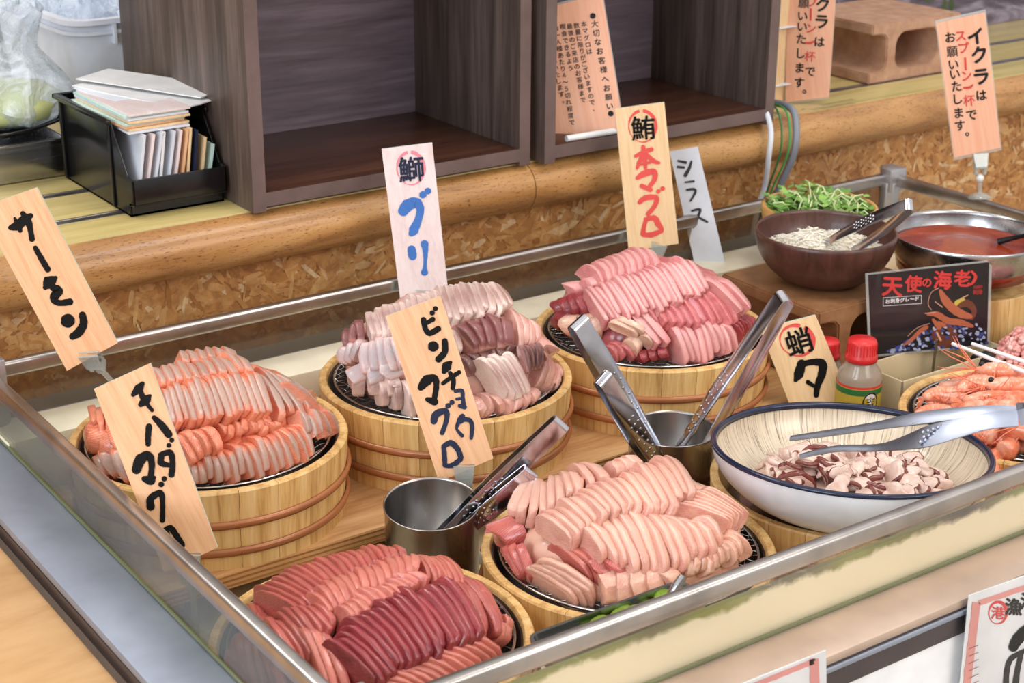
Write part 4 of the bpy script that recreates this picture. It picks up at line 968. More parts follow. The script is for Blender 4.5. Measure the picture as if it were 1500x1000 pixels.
fin(strokes(f10, z, [[(950, 258, 4), (953, 308, 4)], [(945, 390, 4), (970, 388, 5), (985, 376, 3)]], scale=3.03), 'lettering', M['inkred'])
clip(on_plane(f10, 1436, 230), Vector((1.9375, 1.548, ZR)), 'clear clip with white joint standing on the right rail', white=True)
# sign 9 laminated, beside the cabinet
f9 = (aty(1183, 147, 1.838), facing(2, 12))
s, fin = card('laminated_sign', f9, [(1155, -70), (1229, -80), (1214.5, 142), (1151, 150)], .0012, M['signpaper'], 'laminated sign standing between the right cabinet and the hollow block', film=.02)
mb = MB(); column(mb, f9, z, [('ク', 318, 20), ('ラ', 314, 95)], 70, 3.03, .05, tilt=.05); column(mb, f9, z, [('は', 305, 185)], 50, 3.03, .04, tilt=.05)
column(mb, f9, z, [('願', 235, 12), ('い', 230, 70), ('い', 228, 117), ('た', 224, 172), ('し', 222, 236), ('ま', 217, 300), ('す', 215, 366), ('。', 238, 392), ('で', 263, 316)], 50, 3.03, .03, tilt=.05)
fin(mb, 'lettering', M['ink'])
mb = MB(); column(mb, f9, z, [('プ', 275, 8), ('ン', 268, 125), ('杯', 262, 250)], 50, 3.03, .035, tilt=.05); fin(mb, 'lettering', M['inkred'])
fin(strokes(f9, z, [[(266, 40, 4), (265, 88, 4)], [(246, 190, 4), (265, 190, 5), (282, 182, 3)]], scale=3.03), 'lettering', M['inkred'])
# sign 8 notice in the right cabinet
f8 = (aty(865, 205, 1.80), facing(10, 4))
s, fin = card('laminated_notice', f8, [(814, 8), (882, -10), (914, 190), (811, 208)], .0012, M['signpaper'], 'laminated notice with many small columns of writing in the right cabinet', film=.03)
z = zc((760, 0), 3.03); mb = MB()
column(mb, f8, z, [('●', 328, 70), ('大', 337, 105), ('切', 343, 146), ('な', 351, 186), ('お', 360, 227), ('客', 368, 268), ('様', 376, 308), ('へ', 384, 350), ('お', 391, 390), ('願', 398, 430), ('い', 404, 470), ('●', 408, 503)], 33, 3.03, .03, tilt=-.12)
for txt, a, b in (('本マグロは', (289, 106), (313, 228)), ('数量に限りがございますので、', (257, 113), (331, 482)), ('最後のご来店のお客様まで', (226, 116), (285, 443)), ('喫食できるよう', (196, 118), (229, 302)), ('お一人様あたり４〜５切れ程度で', (166, 126), (236, 542)), ('願いいたします。', (152, 244), (196, 446))):
    column(mb, f8, z, spread_(txt, a, b), 27, 3.03, .02, tilt=-.15)
fin(mb, 'lettering', M['ink'])
MB().tube([(1.348, 1.786, .2538), (1.462, 1.782, .2538)], .0045, 10).build('clip_bar', M['white'], None, label='white plastic bar gripping the foot of the notice', cat='clip')

# poster 11: black prawn card
pB = Vector((1.527, 1.366, .028)); nn_ = Vector((-.35, -.935, .06)).normalized(); f11 = (pB, nn_)
s, fin = card('prawn_picture_card', f11, [(1272, 402.7), (1448.8, 384), (1446, 504), (1277, 520)], .0012, plain('black_card', (26, 24, 32), .3), 'black picture card with red lettering and prawns on ice in a clear sleeve', film=.05)
z = zc((1100, 380), 3.75); mb = MB()
for ch, x, y, sz in (('天', 776, 145, 118), ('使', 892, 132, 96), ('の', 965, 125, 58), ('海', 1052, 112, 104), ('老', 1160, 102, 96), ('究', 1230, 152, 19), ('極', 1247, 150, 19), ('の', 1263, 148, 19), ('刺', 1232, 178, 30), ('身', 1258, 176, 30)):
    u, v = z(x, y); glyph_px(mb, f11, ch, u, v, sz/3.75, .045 if sz > 50 else .01, up=(.05, -1))
fin(mb, 'lettering', M['inkred'])
fin(strokes(f11, z, [[(1212, 65, 5), (1232, 92, 8), (1218, 125, 7), (1195, 142, 3)]], scale=3.75), 'lettering', M['inkred'])
mb = MB()
for i, ch in enumerate('お刺身グレード'): u, v = z(750+i*27, 229-i*2.6); glyph_px(mb, f11, ch, u, v, 26/3.75, .05, up=(.05, -1))
fin(mb, 'lettering', M['white'])
fin(strokes(f11, z, [[(725, 210, 1.2), (935, 196, 1.2)], [(935, 196, 1.2), (935, 240, 1.2)], [(935, 240, 1.2), (725, 254, 1.2)], [(725, 254, 1.2), (725, 210, 1.2)]], scale=3.75), 'text_frame', M['white'])
r3 = random.Random(5); ice = []; ice2 = []
for i in range(150):
    t = r3.random(); x = 760+530*t; top = 500-160*max(0, math.sin(t*PI*.72))**1.2; y = r3.uniform(top, 508-28*t)
    (ice if r3.random() < .5 else ice2).append([(x, y, r3.uniform(3, 10)), (x+r3.uniform(-12, 12), y+r3.uniform(-7, 7), r3.uniform(2, 8))])
M['iceblue'] = plain('print_ice_blue', (64, 78, 150), .4); M['icewhite'] = plain('print_ice_white', (176, 186, 214), .4); M['prawnp'] = plain('print_prawn', (190, 104, 72), .4); M['prawnl'] = plain('print_prawn_light', (226, 170, 140), .4); M['prawnd'] = plain('print_prawn_brown', (116, 60, 40), .4); M['lemon'] = plain('print_lemon', (214, 190, 80), .4)
fin(strokes(f11, z, ice2, lift=.0003, scale=3.75), 'printed_ice', M['iceblue'])
fin(strokes(f11, z, ice, lift=.00035, scale=3.75), 'printed_ice', M['icewhite'])
fin(strokes(f11, z, [[(1135, 240, 20), (1165, 222, 10)]], lift=.0004, scale=3.75), 'printed_lemon', M['lemon'])
fin(strokes(f11, z, [[(1030, 360, 22), (1020, 420, 30), (1060, 450, 34), (1100, 440, 30), (1110, 400, 20), (1060, 350, 12)], [(1140, 255, 10), (1190, 240, 22), (1225, 280, 14), (1210, 320, 12)]], lift=.00045, scale=3.75), 'printed_prawn', M['prawnd'])
fin(strokes(f11, z, [[(1040, 170, 8), (1065, 220, 22), (1110, 270, 24), (1160, 300, 22), (1205, 312, 12)], [(970, 300, 6), (1020, 300, 16), (1080, 335, 18), (1150, 345, 18), (1215, 365, 8)], [(1000, 330, 8), (1030, 370, 14)], [(835, 470, 4), (880, 440, 10), (930, 390, 12), (965, 370, 10)], [(1030, 350, 14), (1060, 360, 10)]], lift=.0005, scale=3.75), 'printed_prawn', M['prawnp'])
fin(strokes(f11, z, [[(1075, 225, 6), (1110, 255, 6), (1150, 285, 4)], [(1070, 330, 5), (1140, 340, 5)], [(1030, 155, 2), (990, 180, 1.5), (972, 240, 1.5), (990, 275, 1.5)], [(1150, 215, 3), (1190, 195, 3)], [(1010, 230, 2), (1050, 260, 3)], [(955, 295, 2), (1010, 290, 3)], [(860, 420, 1.5), (910, 375, 1.5), (980, 350, 1.5)], [(1020, 400, 5), (1040, 440, 6)]], lift=.00055, scale=3.75), 'printed_prawn', M['prawnl'])
MB().tube([on_plane(f11, 1369, 512)+Vector((0, -.002, -.004)), on_plane(f11, 1369, 508)+Vector((-.002, -.004, .012))], .0018, 8).tube([on_plane(f11, 1369, 512)+Vector((0, -.001, -.003)), Vector((on_plane(f11, 1369, 512).x, on_plane(f11, 1369, 512).y, FZ))], .0018, 8).build('card_stand', M['wire'], None, label='thin steel post holding up the black picture card', cat='stand')

# posters on the case front
def poster(pts, label, extra):
    fr = (Vector((1.1, .8435, 0)), Vector((0, -1, 0)))
    s, fin = card('paper_poster', fr, pts, .001, M['white'], label, 'poster', film=.012); extra(fr, fin)
def ex12(fr, fin):
    z = zc((900, 740), 2.5)
    M['pinkprint'] = plain('pink_print', (232, 156, 148), .5)
    def band(a, b, w0, w1):
        mb = MB(); n = 16; V = []; F = []
        a, b = Vector(a), Vector(b); d = (b-a).normalized(); q = Vector((-d.y, d.x))
        for i in range(n+1):
            p = a.lerp(b, i/n); e = .6+.5*math.sin(i*2.3)
            for r in (p-q*w0, p+q*(w1+e*1.2)): V.append(on_plane(fr, r.x, r.y, .0004))
        for i in range(n): F.append((2*i, 2*i+1, 2*i+3, 2*i+2))
        return mb.add(V, F)
    if extra_kind[0] == 12:
        fin(band((1433, 882), (1600, 826), 3, 4), 'printed_border', M['pinkprint']); fin(band((1433, 882), (1412, 1060), 3, 8), 'printed_border', M['pinkprint'])
        fin(ring(fr, 1461, 897, 13, 16, 3, .1, .0005, False), 'seal_mark', M['inkred'])
        mb = MB(); glyph_px(mb, fr, '港', 1461, 897, 20, .03, up=(.05, -1)); fin(mb, 'seal_mark', M['inkred'])
        mb = MB(); glyph_px(mb, fr, '漁', 1484, 888, 26, .05, up=(.05, -1)); glyph_px(mb, fr, '港', 1507, 880, 26, .05, up=(.05, -1)); fin(mb, 'lettering', M['ink'])
        fin(strokes(fr, zc((1380, 820), 5.56), [[(575, 705, 34), (612, 640, 42), (690, 560, 40), (800, 500, 44)], [(670, 735, 16), (560, 800, 20), (525, 900, 20), (515, 1060, 22)], [(640, 760, 18), (610, 900, 20), (590, 1060, 26)], [(700, 740, 30), (860, 700, 30)]], scale=5.56), 'lettering', M['ink'])
        fin(strokes(fr, zc((1380, 820), 5.56), [[(215, 720+60*i, 2.5), (290, 690+58*i, 2.5)] for i in range(9)], lift=.0007, scale=5.56), 'printed_lines', plain('brown_print', (170, 110, 104), .5))
    else:
        fin(band((1098, 1005), (1194, 966), 3, 4), 'printed_border', M['pinkprint']); fin(band((1192, 964), (1196, 1100), 7, 6), 'printed_border', M['pinkprint'])
extra_kind = [12]
poster([(1420, 872), (1600, 808), (1570, 1110), (1395, 1120)], 'white poster with a pink border and red seal on the case front at the right', ex12)
extra_kind = [13]
poster([(1060, 1012), (1210, 952), (1212, 1110), (1062, 1160)], 'white poster corner with a pink border at the bottom edge of the picture', ex12)

# ================================================================== bowls at right
def bowl_prof(rb, rr, h, t, n=14, p=.55, foot=None):
    outer = []; inner = []
    for i in range(n+1):
        a = i/n; r = rb + (rr-rb)*math.sin(a*PI/2)**p if False else rb + (rr-rb)*(1-(1-a)**2.0)**.62
        outer.append((r, h*a))
    inner = [(max(r-t, 0), z+t*(1-.6*z/h)) for r, z in outer]
    prof = [(0, 0)] + outer + [(rr-t*.4, h+t*.35)] + inner[::-1] + [(0, inner[0][1])]
    return prof
# lower block carrying the brown bowl
def hollow_block(x, y, z, L, D, H, mat, label, rz=0):
    """block with two holes through its depth and an open channel at its left end"""
    bm = bmesh.new()
    out = [(0, 0)]
    # front outline (x,z) with left channel
    def rr(x0, z0, x1, z1, r=.014, n=5):
        P = []
        for cx, cz, a0 in ((x1-r, z1-r, 0), (x0+r, z1-r, PI/2), (x0+r, z0+r, PI), (x1-r, z0+r, 3*PI/2)):
            for k in range(n+1): a = a0+PI/2*k/n; P.append((cx+r*math.cos(a), cz+r*math.sin(a)))
        return P
    w = L; ch = [(0, .018)] ; r = .018
    left = [(.0, .017), (.022, .018)] + [(.022+.016*math.sin(a), .018+.016-.016*math.cos(a)) for a in (PI/6, PI/3, PI/2)] + [(.038-.016*(1-math.cos(a)), H-.018-.016+.016*math.sin(a)) for a in (PI/6, PI/3, PI/2)] + [(.0, H-.017)]
    outline = [(0, 0), (w, 0), (w, H), (0, H)] + left[::-1]
    hs = [rr(.060, .018, w-.052, H-.018, .022, 6)]
    edges = []
    for loop in [outline]+hs:
        vs = [bm.verts.new((p[0], 0, p[1])) for p in loop]
        for i in range(len(vs)): edges.append(bm.edges.new((vs[i], vs[(i+1) % len(vs)])))
    res = bmesh.ops.triangle_fill(bm, edges=edges, use_beauty=True)
    faces = [f for f in res['geom'] if isinstance(f, bmesh.types.BMFace)]
    ext = bmesh.ops.extrude_face_region(bm, geom=faces)
    vs = [v for v in ext['geom'] if isinstance(v, bmesh.types.BMVert)]
    bmesh.ops.translate(bm, verts=vs, vec=(0, D, 0)); 
    bmesh.ops.recalc_face_normals(bm, faces=bm.faces)
    be = [e for e in bm.edges if len(e.link_faces) == 2 and e.calc_face_angle(0) > .8]
    bmesh.ops.bevel(bm, geom=be, offset=.0022, segments=2, affect='EDGES')
    me = bpy.data.meshes.new('hollow_block'); bm.to_mesh(me); bm.free(); me.polygons.foreach_set('use_smooth', [True]*len(me.polygons)); me.set_sharp_from_angle(angle=math.radians(35))
    o = link('hollow_block', me, mat, None, label=label, cat='block'); o.location = (x, y, z); o.rotation_euler = (0, 0, rz); return o
hollow_block(1.449, 1.385, 0, .205, .185, .10, M['wetblock'], 'wet hollow clay block under the brown bowl')
hollow_block(2.045, 1.885, .2258, .215, .185, .098, M['block'], 'dry hollow clay block standing on the counter behind')
def bowl(name, x, y, z, rb, rr, h, t, mat, label, tilt=(0, 0, 0), n=80):
    o = MB().lathe(bowl_prof(rb, rr, h, t), n).build(name, mat, None, 2, label=label, cat='bowl'); o.location = (x, y, z); o.rotation_euler = tilt; return o
bowl('brown_bowl', 1.540, 1.472, .1, .035, .0925, .070, .003, M['brownplastic'], 'dark brown wood-grain bowl holding whitebait')
bowl('steel_bowl', 1.737, 1.402, .081, .040, .1035, .070, .0014, M['steel'], 'large stainless bowl of red sauce at the right')
bowl('wooden_bowl', 1.657, 1.600, .0905, .035, .0815, .062, .005, M['bowlwood'], 'wooden bowl of green sprouts behind the brown bowl')
# upturned tubs as stands
def stand(x, y, z, r, h, label):
    t = empty('upturned_tub', (x, y, z), label, 'tub')
    a = 2*PI/16
    me = MB().lathe([(r*1.04, 0), (r, h-.001), (r-.001, h), (r-.009, h), (r-.006, 0)], 4, -a/2+.004, a/2-.004, close=True).mesh('stave')
    for k in range(16): o = link('stave', me, M['tub'], t); o.rotation_euler = (0, 0, a*k)
    MB().lathe([(0, h-.008), (r-.008, h-.008), (r-.008, h), (0, h)], 40).build('base', M['tub'], t)
stand(1.752, 1.405, 0, .088, .080, 'small upturned wooden tub under the steel bowl')
stand(1.657, 1.600-.01, 0, .058, .0895, 'small upturned wooden tub under the sprout bowl')
# red sauce
def sauce():
    t = NT('red_sauce'); v = t.coords((1, 1, 1)); n = t.noise(v, 14, 4, .6, 1.0)
    t.set(Base_Color=t.ramp(n, [(.35, (118, 36, 14)), (.7, (154, 60, 30))]), Roughness=.16, Coat_Weight=.1); t.bump(t.noise(v, 60, 3, .5, .6), .15, .002); return t.m
sm = sauce()
o = MB().lathe([(0, 0), (.05, .0), (.094, 0), (.0955, .0012), (.090, -.03), (0, -.03)], 60).build('red_sauce', sm, None, 2, label='smooth orange-red sauce filling the steel bowl', cat='sauce', kind='stuff'); o.location = (1.737, 1.402, .081+.050)
MB().tube([atz(1462, 354, .134), atz(1500, 345, .148), atz(1560, 325, .19)], [.0045, .003, .003], 8).build('black_ladle', M['black'], None, label='black ladle handle dipping into the red sauce', cat='ladle')
# whitebait mound
wbm = NT('whitebait'); wbm.set(Base_Color=lin((244, 236, 220)), Roughness=.4, Subsurface_Weight=.2, Subsurface_Radius=(.5, .4, .3), Subsurface_Scale=.003)
r4 = random.Random(11); mb = MB(); core_ = MB()
def wbz(x, y): return .030*math.exp(-(((x+.022)/.034)**2+((y-.004)/.040)**2)) + .016*math.exp(-(((x-.034)/.034)**2+(y/.04)**2)) + .041
for i in range(2600):
    a = r4.uniform(0, 2*PI); r = .079*math.sqrt(r4.random()); x, y = r*math.cos(a), r*math.sin(a); zz = wbz(x, y) + r4.uniform(-.003, .003)
    L = r4.uniform(.006, .013); b = r4.uniform(0, 2*PI); d = Vector((math.cos(b), math.sin(b), r4.uniform(-.35, .45))).normalized(); q = Vector((-d.y, d.x, r4.uniform(-.5, .5)))*.002
    p = Vector((x, y, zz)); mb.tube([p-d*L/2, p+q*r4.uniform(-1, 1), p+d*L/2], [.0005, .00105, .0005], 3, False)
V = []; F = []
for i in range(13):
    for k in range(36):
        r = .080*i/12; a = 2*PI*k/36; V.append((r*math.cos(a), r*math.sin(a), wbz(r*math.cos(a), r*math.sin(a))-.001))
for i in range(12):
    for k in range(36): k2 = (k+1) % 36; F.append((i*36+k, (i+1)*36+k, (i+1)*36+k2, i*36+k2))
mb.add(V, F)
o = mb.build('whitebait', wbm.m, None, 2, label='heap of tiny white whitebait in the brown bowl', cat='fish', kind='stuff'); o.location = (1.540, 1.472, .1)
tongs(atd(1330, 303, 2.14), Vector((1.530, 1.462, .140)), Vector((0, 0, 1))*.7+RT*.4, .040, .016, 'steel tongs resting in the whitebait', r=.006, dimple=(.3, .5))
# sprouts
gm = NT('sprout_leaf'); g_ = gm.add('NewGeometry'); gm.set(Base_Color=gm.ramp(g_.outputs['Random Per Island'], [(0, (84, 132, 52)), (.5, (124, 172, 78)), (1, (160, 200, 104))]), Roughness=.35, Subsurface_Weight=.1)
stem_m = plain('sprout_stem', (214, 226, 168), .35)
lf = MB(); stm = MB(); r5 = random.Random(9)
for i in range(330):
    a = r5.uniform(0, 2*PI); r = .070*math.sqrt(r5.random()); x, y = r*math.cos(a), r*math.sin(a); z0 = .040+.022*(1-(r/.072)**2)+r5.uniform(-.006, .006)
    b = r5.uniform(0, 2*PI); d = Vector((math.cos(b), math.sin(b), r5.uniform(-.1, .5))); L = r5.uniform(.016, .034)
    p0 = Vector((x, y, z0)); p1 = p0+d*L*.5+Vector((0, 0, r5.uniform(.002, .007))); p2 = p0+d*L
    rr = math.hypot(p2.x, p2.y)
    if rr > .076: p2.x *= .074/rr; p2.y *= .074/rr
    if i % 3 < 1: stm.tube([p0, p0.lerp(p1, .6)+Vector((0, 0, .006)), p1+Vector((0, 0, .008)), p2+Vector((0, 0, .004))], .0011, 5, False)
    for s in (-1, 1):
        c = r5.uniform(.0050, .0085); ang = r5.uniform(0, 6.28); e = Vector((math.cos(ang), math.sin(ang), r5.uniform(-.3, .5))).normalized(); q = e.cross(Vector((0, 0, 1))).normalized()
        P = []
        for (u, v) in ((0, 0), (.5, -.75), (1.2, -1.0), (1.75, -.65), (1.5, 0), (1.75, .65), (1.2, 1.0), (.5, .75)):
            P.append(p2 + e*u*c + q*v*c + Vector((0, 0, .0015*abs(v)+.0008*s)))
        lf.add(P, [tuple(range(8))])
so = lf.build('sprouts', gm.m, None, 2, label='tangle of green radish sprouts filling the wooden bowl', cat='sprouts', kind='stuff'); so.location = (1.657, 1.600, .0905)
stm.build('stems', stem_m, so, 2, kind='stuff')
MB().lathe([(0, .042), (.05, .038), (.066, .030), (.05, .02), (0, .01)], 30).build('leaf_bed', plain('dark_leaves', (60, 96, 40), .6), so, 2, kind='stuff')

# octopus bowl (blue rim)
def bowlin():
    t = NT('combed_stoneware'); tcn = t.add('TexCoord'); sp = t.add('SeparateXYZ'); t.link(tcn.outputs['Object'], sp.inputs[0])
    ang = t.math('ARCTAN2', sp.outputs['Y'], sp.outputs['X'])
    rad = t.math('SQRT', t.math('ADD', t.math('POWER', sp.outputs['X'], 2), t.math('POWER', sp.outputs['Y'], 2)))
    cx = t.add('CombineXYZ'); t.link(t.math('MULTIPLY', ang, 34), cx.inputs[0]); t.link(t.math('MULTIPLY', rad, 16), cx.inputs[1])
    n = t.noise(cx.outputs[0], 1.6, 3, .7)
    c = t.ramp(n, [(.36, (132, 118, 108)), (.46, (214, 196, 170)), (.7, (232, 218, 194))])
    t.set(Base_Color=c, Roughness=.28, Coat_Weight=.3); t.bump(n, .2, .001); return t.m
M['comb'] = bowlin(); M['porcelain'] = plain('white_porcelain', (226, 230, 236), .22); M['navy'] = plain('navy_glaze', (28, 36, 64), .18)
ob = empty('octopus_bowl', (1.200, 1.088, .008), 'wide white stoneware bowl with dark blue rim holding octopus', 'bowl')
ob.rotation_euler = (math.radians(-3.5), math.radians(4.0), 0)
ro = .1455; hb = .083
outer = [(0, .004), (.050, .004), (.053, 0), (.057, 0), (.058, .008)] + [(.058+(ro-.058)*(1-(1-a/12)**2)**.72, .008+(hb-.008)*a/12) for a in range(1, 13)]
MB().lathe(outer, 96).build('outer_wall', M['porcelain'], ob, 2)
inn = [(0, .012), (.04, .0125)] + [(.04+(ro-.004-.04)*(1-(1-a/14)**2)**.66, .0125+(hb-.0145)*(a/14)**1.15) for a in range(1, 15)]
MB().lathe(inn, 96).build('inner_wall', M['comb'], ob, 2)
MB().lathe([(ro-.0065, hb-.005), (ro-.0045, hb+.0005), (ro-.0015, hb+.0016), (ro+.001, hb-.0005), (ro+.001, hb-.003), (ro-.001, hb-.0035)], 96, close=True).build('rim', M['navy'], ob, 2)
# octopus pieces
bpy.context.view_layer.update()
OB = ob.matrix_basis.copy(); r6 = random.Random(21)
OB = Matrix.Translation(ob.location) @ ob.rotation_euler.to_matrix().to_4x4()
def oct_mesh(seed, mat):
    r = random.Random(seed*13+5); V = []; F = []; N = 22; ph = [r.uniform(0, 6) for _ in range(6)]; el = r.uniform(.5, .8)
    lv = [(.0, -.42), (.62, -.40), (.90, -.30), (1.0, -.10), (1.0, .05), (.90, .20), (.6, .24), (.0, .20)]
    for q, z in lv:
        for k in range(N):
            t = 2*PI*k/N; s_ = 1+.20*math.sin(2*t+ph[0])+.15*math.sin(3*t+ph[1])+.09*math.sin(5*t+ph[2])+.05*math.sin(8*t+ph[3])
            x = math.cos(t)*s_*q*.5; y = math.sin(t)*s_*q*.5*el
            V.append((x, y, z*.55 - .9*x*x + .25*math.sin(5*x+ph[4])*.4 + .12*math.sin(7*y+ph[5])))
    mi = []
    for i in range(len(lv)-1):
        for k in range(N): k2 = (k+1) % N; F.append((i*N+k, i*N+k2, (i+1)*N+k2, (i+1)*N+k)); mi.append(1 if i in (2, 3, 4) else 0)
    me = bpy.data.meshes.new('octopus_piece'); me.from_pydata(V, [], F); me.materials.append(M['octopus']); me.materials.append(M[mat])
    me.polygons.foreach_set('material_index', mi); me.polygons.foreach_set('use_smooth', [True]*len(F))
    bm = bmesh.new(); bm.from_mesh(me); bmesh.ops.remove_doubles(bm, verts=bm.verts, dist=1e-5); bmesh.ops.recalc_face_normals(bm, faces=bm.faces); bm.to_mesh(me); bm.free(); me.update(); return me
M['oskin'] = plain('octopus_brown_rim', (122, 62, 54), .2)
om = [oct_mesh(i, 'octopus') for i in range(4)] + [oct_mesh(10+i, 'oskin') for i in range(4)]
def wall_z(r):
    if r < .04: return .0125
    q = min(1, ((r-.04)/.1015)**(1/.66)); return .0125+.0685*(1-math.sqrt(1-q))**1.15
OA = Vector((.82, -.57)); OBk = Vector((-.57, -.82))
k = 0
while k < 135:
    u = r6.uniform(-1, 1); v_ = r6.uniform(-1, 1); e = u*u+v_*v_
    if e > 1: continue
    q2 = OA*(u*.098+.002) + OBk*(v_*.074+.006); x, y = q2
    hgt = (.030+(.010 if u < 0 else -.004))*(1-e)**.6
    zz = max(wall_z(math.hypot(x, y)) + .006, .046) + hgt*.7*r6.uniform(.4, 1.0)
    sk = r6.random() < .6; me = om[r6.randrange(4) + (4 if sk else 0)]
    o = link('octopus_piece', me, None, None)
    s_ = r6.uniform(.022, .040)
    loc = OB @ Vector((x, y, zz)); o.matrix_world = Matrix.Translation(loc) @ Matrix.Rotation(r6.uniform(0, 6.28), 4, 'Z') @ Matrix.Rotation(r6.uniform(-.9, .9), 4, 'X') @ Matrix.Rotation(r6.uniform(-.7, .7), 4, 'Y') @ Matrix.Diagonal((s_, s_, s_*.6, 1))
    tag(o, 'octopus piece edged with red-brown skin in the blue-rimmed bowl' if sk else 'creamy white skinless octopus piece in the blue-rimmed bowl', 'octopus piece', 'skinned octopus pieces in the bowl' if sk else 'white octopus pieces in the bowl'); k += 1
MB().lathe([(0, .052), (.045, .048), (.060, .042), (.070, .032), (.066, .026), (.04, .0140), (0, .013)], 40, mat=OB @ Matrix.Translation((-.004, -.006, .001))).build('octopus_heap', M['octopus'], None, 2, label='lower layer of octopus pieces at the bottom of the blue-rimmed bowl', cat='octopus', kind='stuff')
# octopus tongs: two wide arms lying over the rim
def flat_tongs():
    bend = atd(1488, 608, 1.56); root = empty('octopus_tongs', tuple(bend), 'pale steel tongs lying across the octopus bowl', 'tongs')
    def arm(path, widths, nrm):
        V = []; F = []; P = [Vector(p) for p in path]; n = 24; pts = []
        for i in range(n+1):
            t = i/n*(len(P)-1); j = min(int(t), len(P)-2); q = t-j
            p0, p1, p2, p3 = P[max(j-1, 0)], P[j], P[j+1], P[min(j+2, len(P)-1)]
            c = .5*((2*p1)+(p2-p0)*q+(2*p0-5*p1+4*p2-p3)*q*q+(3*p1-p0-3*p2+p3)*q**3); w_ = widths[j]*(1-q)+widths[j+1]*q; pts.append((c, w_))
        for i, (c, w_) in enumerate(pts):
            d = (pts[min(i+1, n)][0]-pts[max(i-1, 0)][0]).normalized(); wd = nrm.cross(d).normalized(); nn = d.cross(wd)
            for a, b in ((-1, 1), (-.5, 1.9), (.5, 1.9), (1, 1), (1, -1), (.5, -.1), (-.5, -.1), (-1, -1)): V.append(c+wd*w_/2*a+nn*.0007*b)
        for i in range(n):
            for k in range(8): k2 = (k+1) % 8; F.append((i*8+k, i*8+k2, (i+1)*8+k2, (i+1)*8+k))
        F += [tuple(range(8)), tuple(n*8+k for k in range(8))]
        a = MB().add(V, F).build('arm', M['tong2'], None); localize(a, bend); a.location = (0, 0, 0); a.parent = root; return a, pts
    nrm = (-FW*.85 - DN*.55).normalized()
    a1, p1 = arm([atd(1492, 612, 1.555), atd(1440, 618, 1.562), atd(1355, 640, 1.585), atd(1290, 655, 1.62), atd(1225, 657, 1.652), atd(1172, 668, 1.675)], [.017, .017, .024, .0085, .0075, .005], nrm)
    a2, p2 = arm([atd(1490, 602, 1.575), atd(1440, 602, 1.582), atd(1350, 612, 1.61), atd(1280, 624, 1.64), atd(1215, 634, 1.672), atd(1158, 642, 1.70)], [.010, .012, .015, .009, .008, .006], nrm)
    dm = MB()
    for i in range(5):
        for j in range(3):
            c = atd(1352+i*7.2-j*2+(3 if j % 2 else 0), 633-i*2.4+j*7, 1.58)
            dm.sphere(c, .0019, 8)
    d = dm.build('grip_dimples', M['tong2'], None, 2, kind='stuff'); localize(d, bend); d.location = (0, 0, 0); d.parent = a1
    mb = MB(); V = []; F = []
    ca = atd(1492, 612, 1.555); cb = atd(1490, 602, 1.575); c = (ca+cb)/2; r = (cb-ca).length/2; o1 = (cb-ca).normalized(); ax = (atd(1500, 606, 1.56)-atd(1440, 612, 1.57)).normalized(); ax = (ax-o1*ax.dot(o1)).normalized(); wd = ax.cross(o1)
    for i in range(11):
        a = -PI/2+PI*i/10; nd = ax*math.cos(a)+o1*math.sin(a); p = c+nd*r
        for q, b in ((-1, 1), (1, 1), (1, -1), (-1, -1)): V.append(p+wd*.0075*q+nd*.0007*b)
    for i in range(10):
        for k in range(4): k2 = (k+1) % 4; F.append((i*4+k, i*4+k2, (i+1)*4+k2, (i+1)*4+k))
    b = mb.add(V, F).build('bend', M['tong2'], None); localize(b, bend); b.location = (0, 0, 0); b.parent = root
M['tong2'] = steel('pale_tongs_steel', (186, 194, 212), .34, (60, 60, 60), .05)
flat_tongs()
# contents of the tub under the octopus bowl: dark wrapped slab
o = MB().lathe([(0, .030), (.06, .0605), (.11, .062), (.128, .055), (.128, .014), (0, .014)], 48).build('ice_pack', plain('dark_wet_wrap', (92, 66, 50), .12), None, 2, label='dark glossy wrapped ice pack in the tub beneath the octopus bowl', cat='ice pack'); o.location = (1.237, 1.125, FZ)

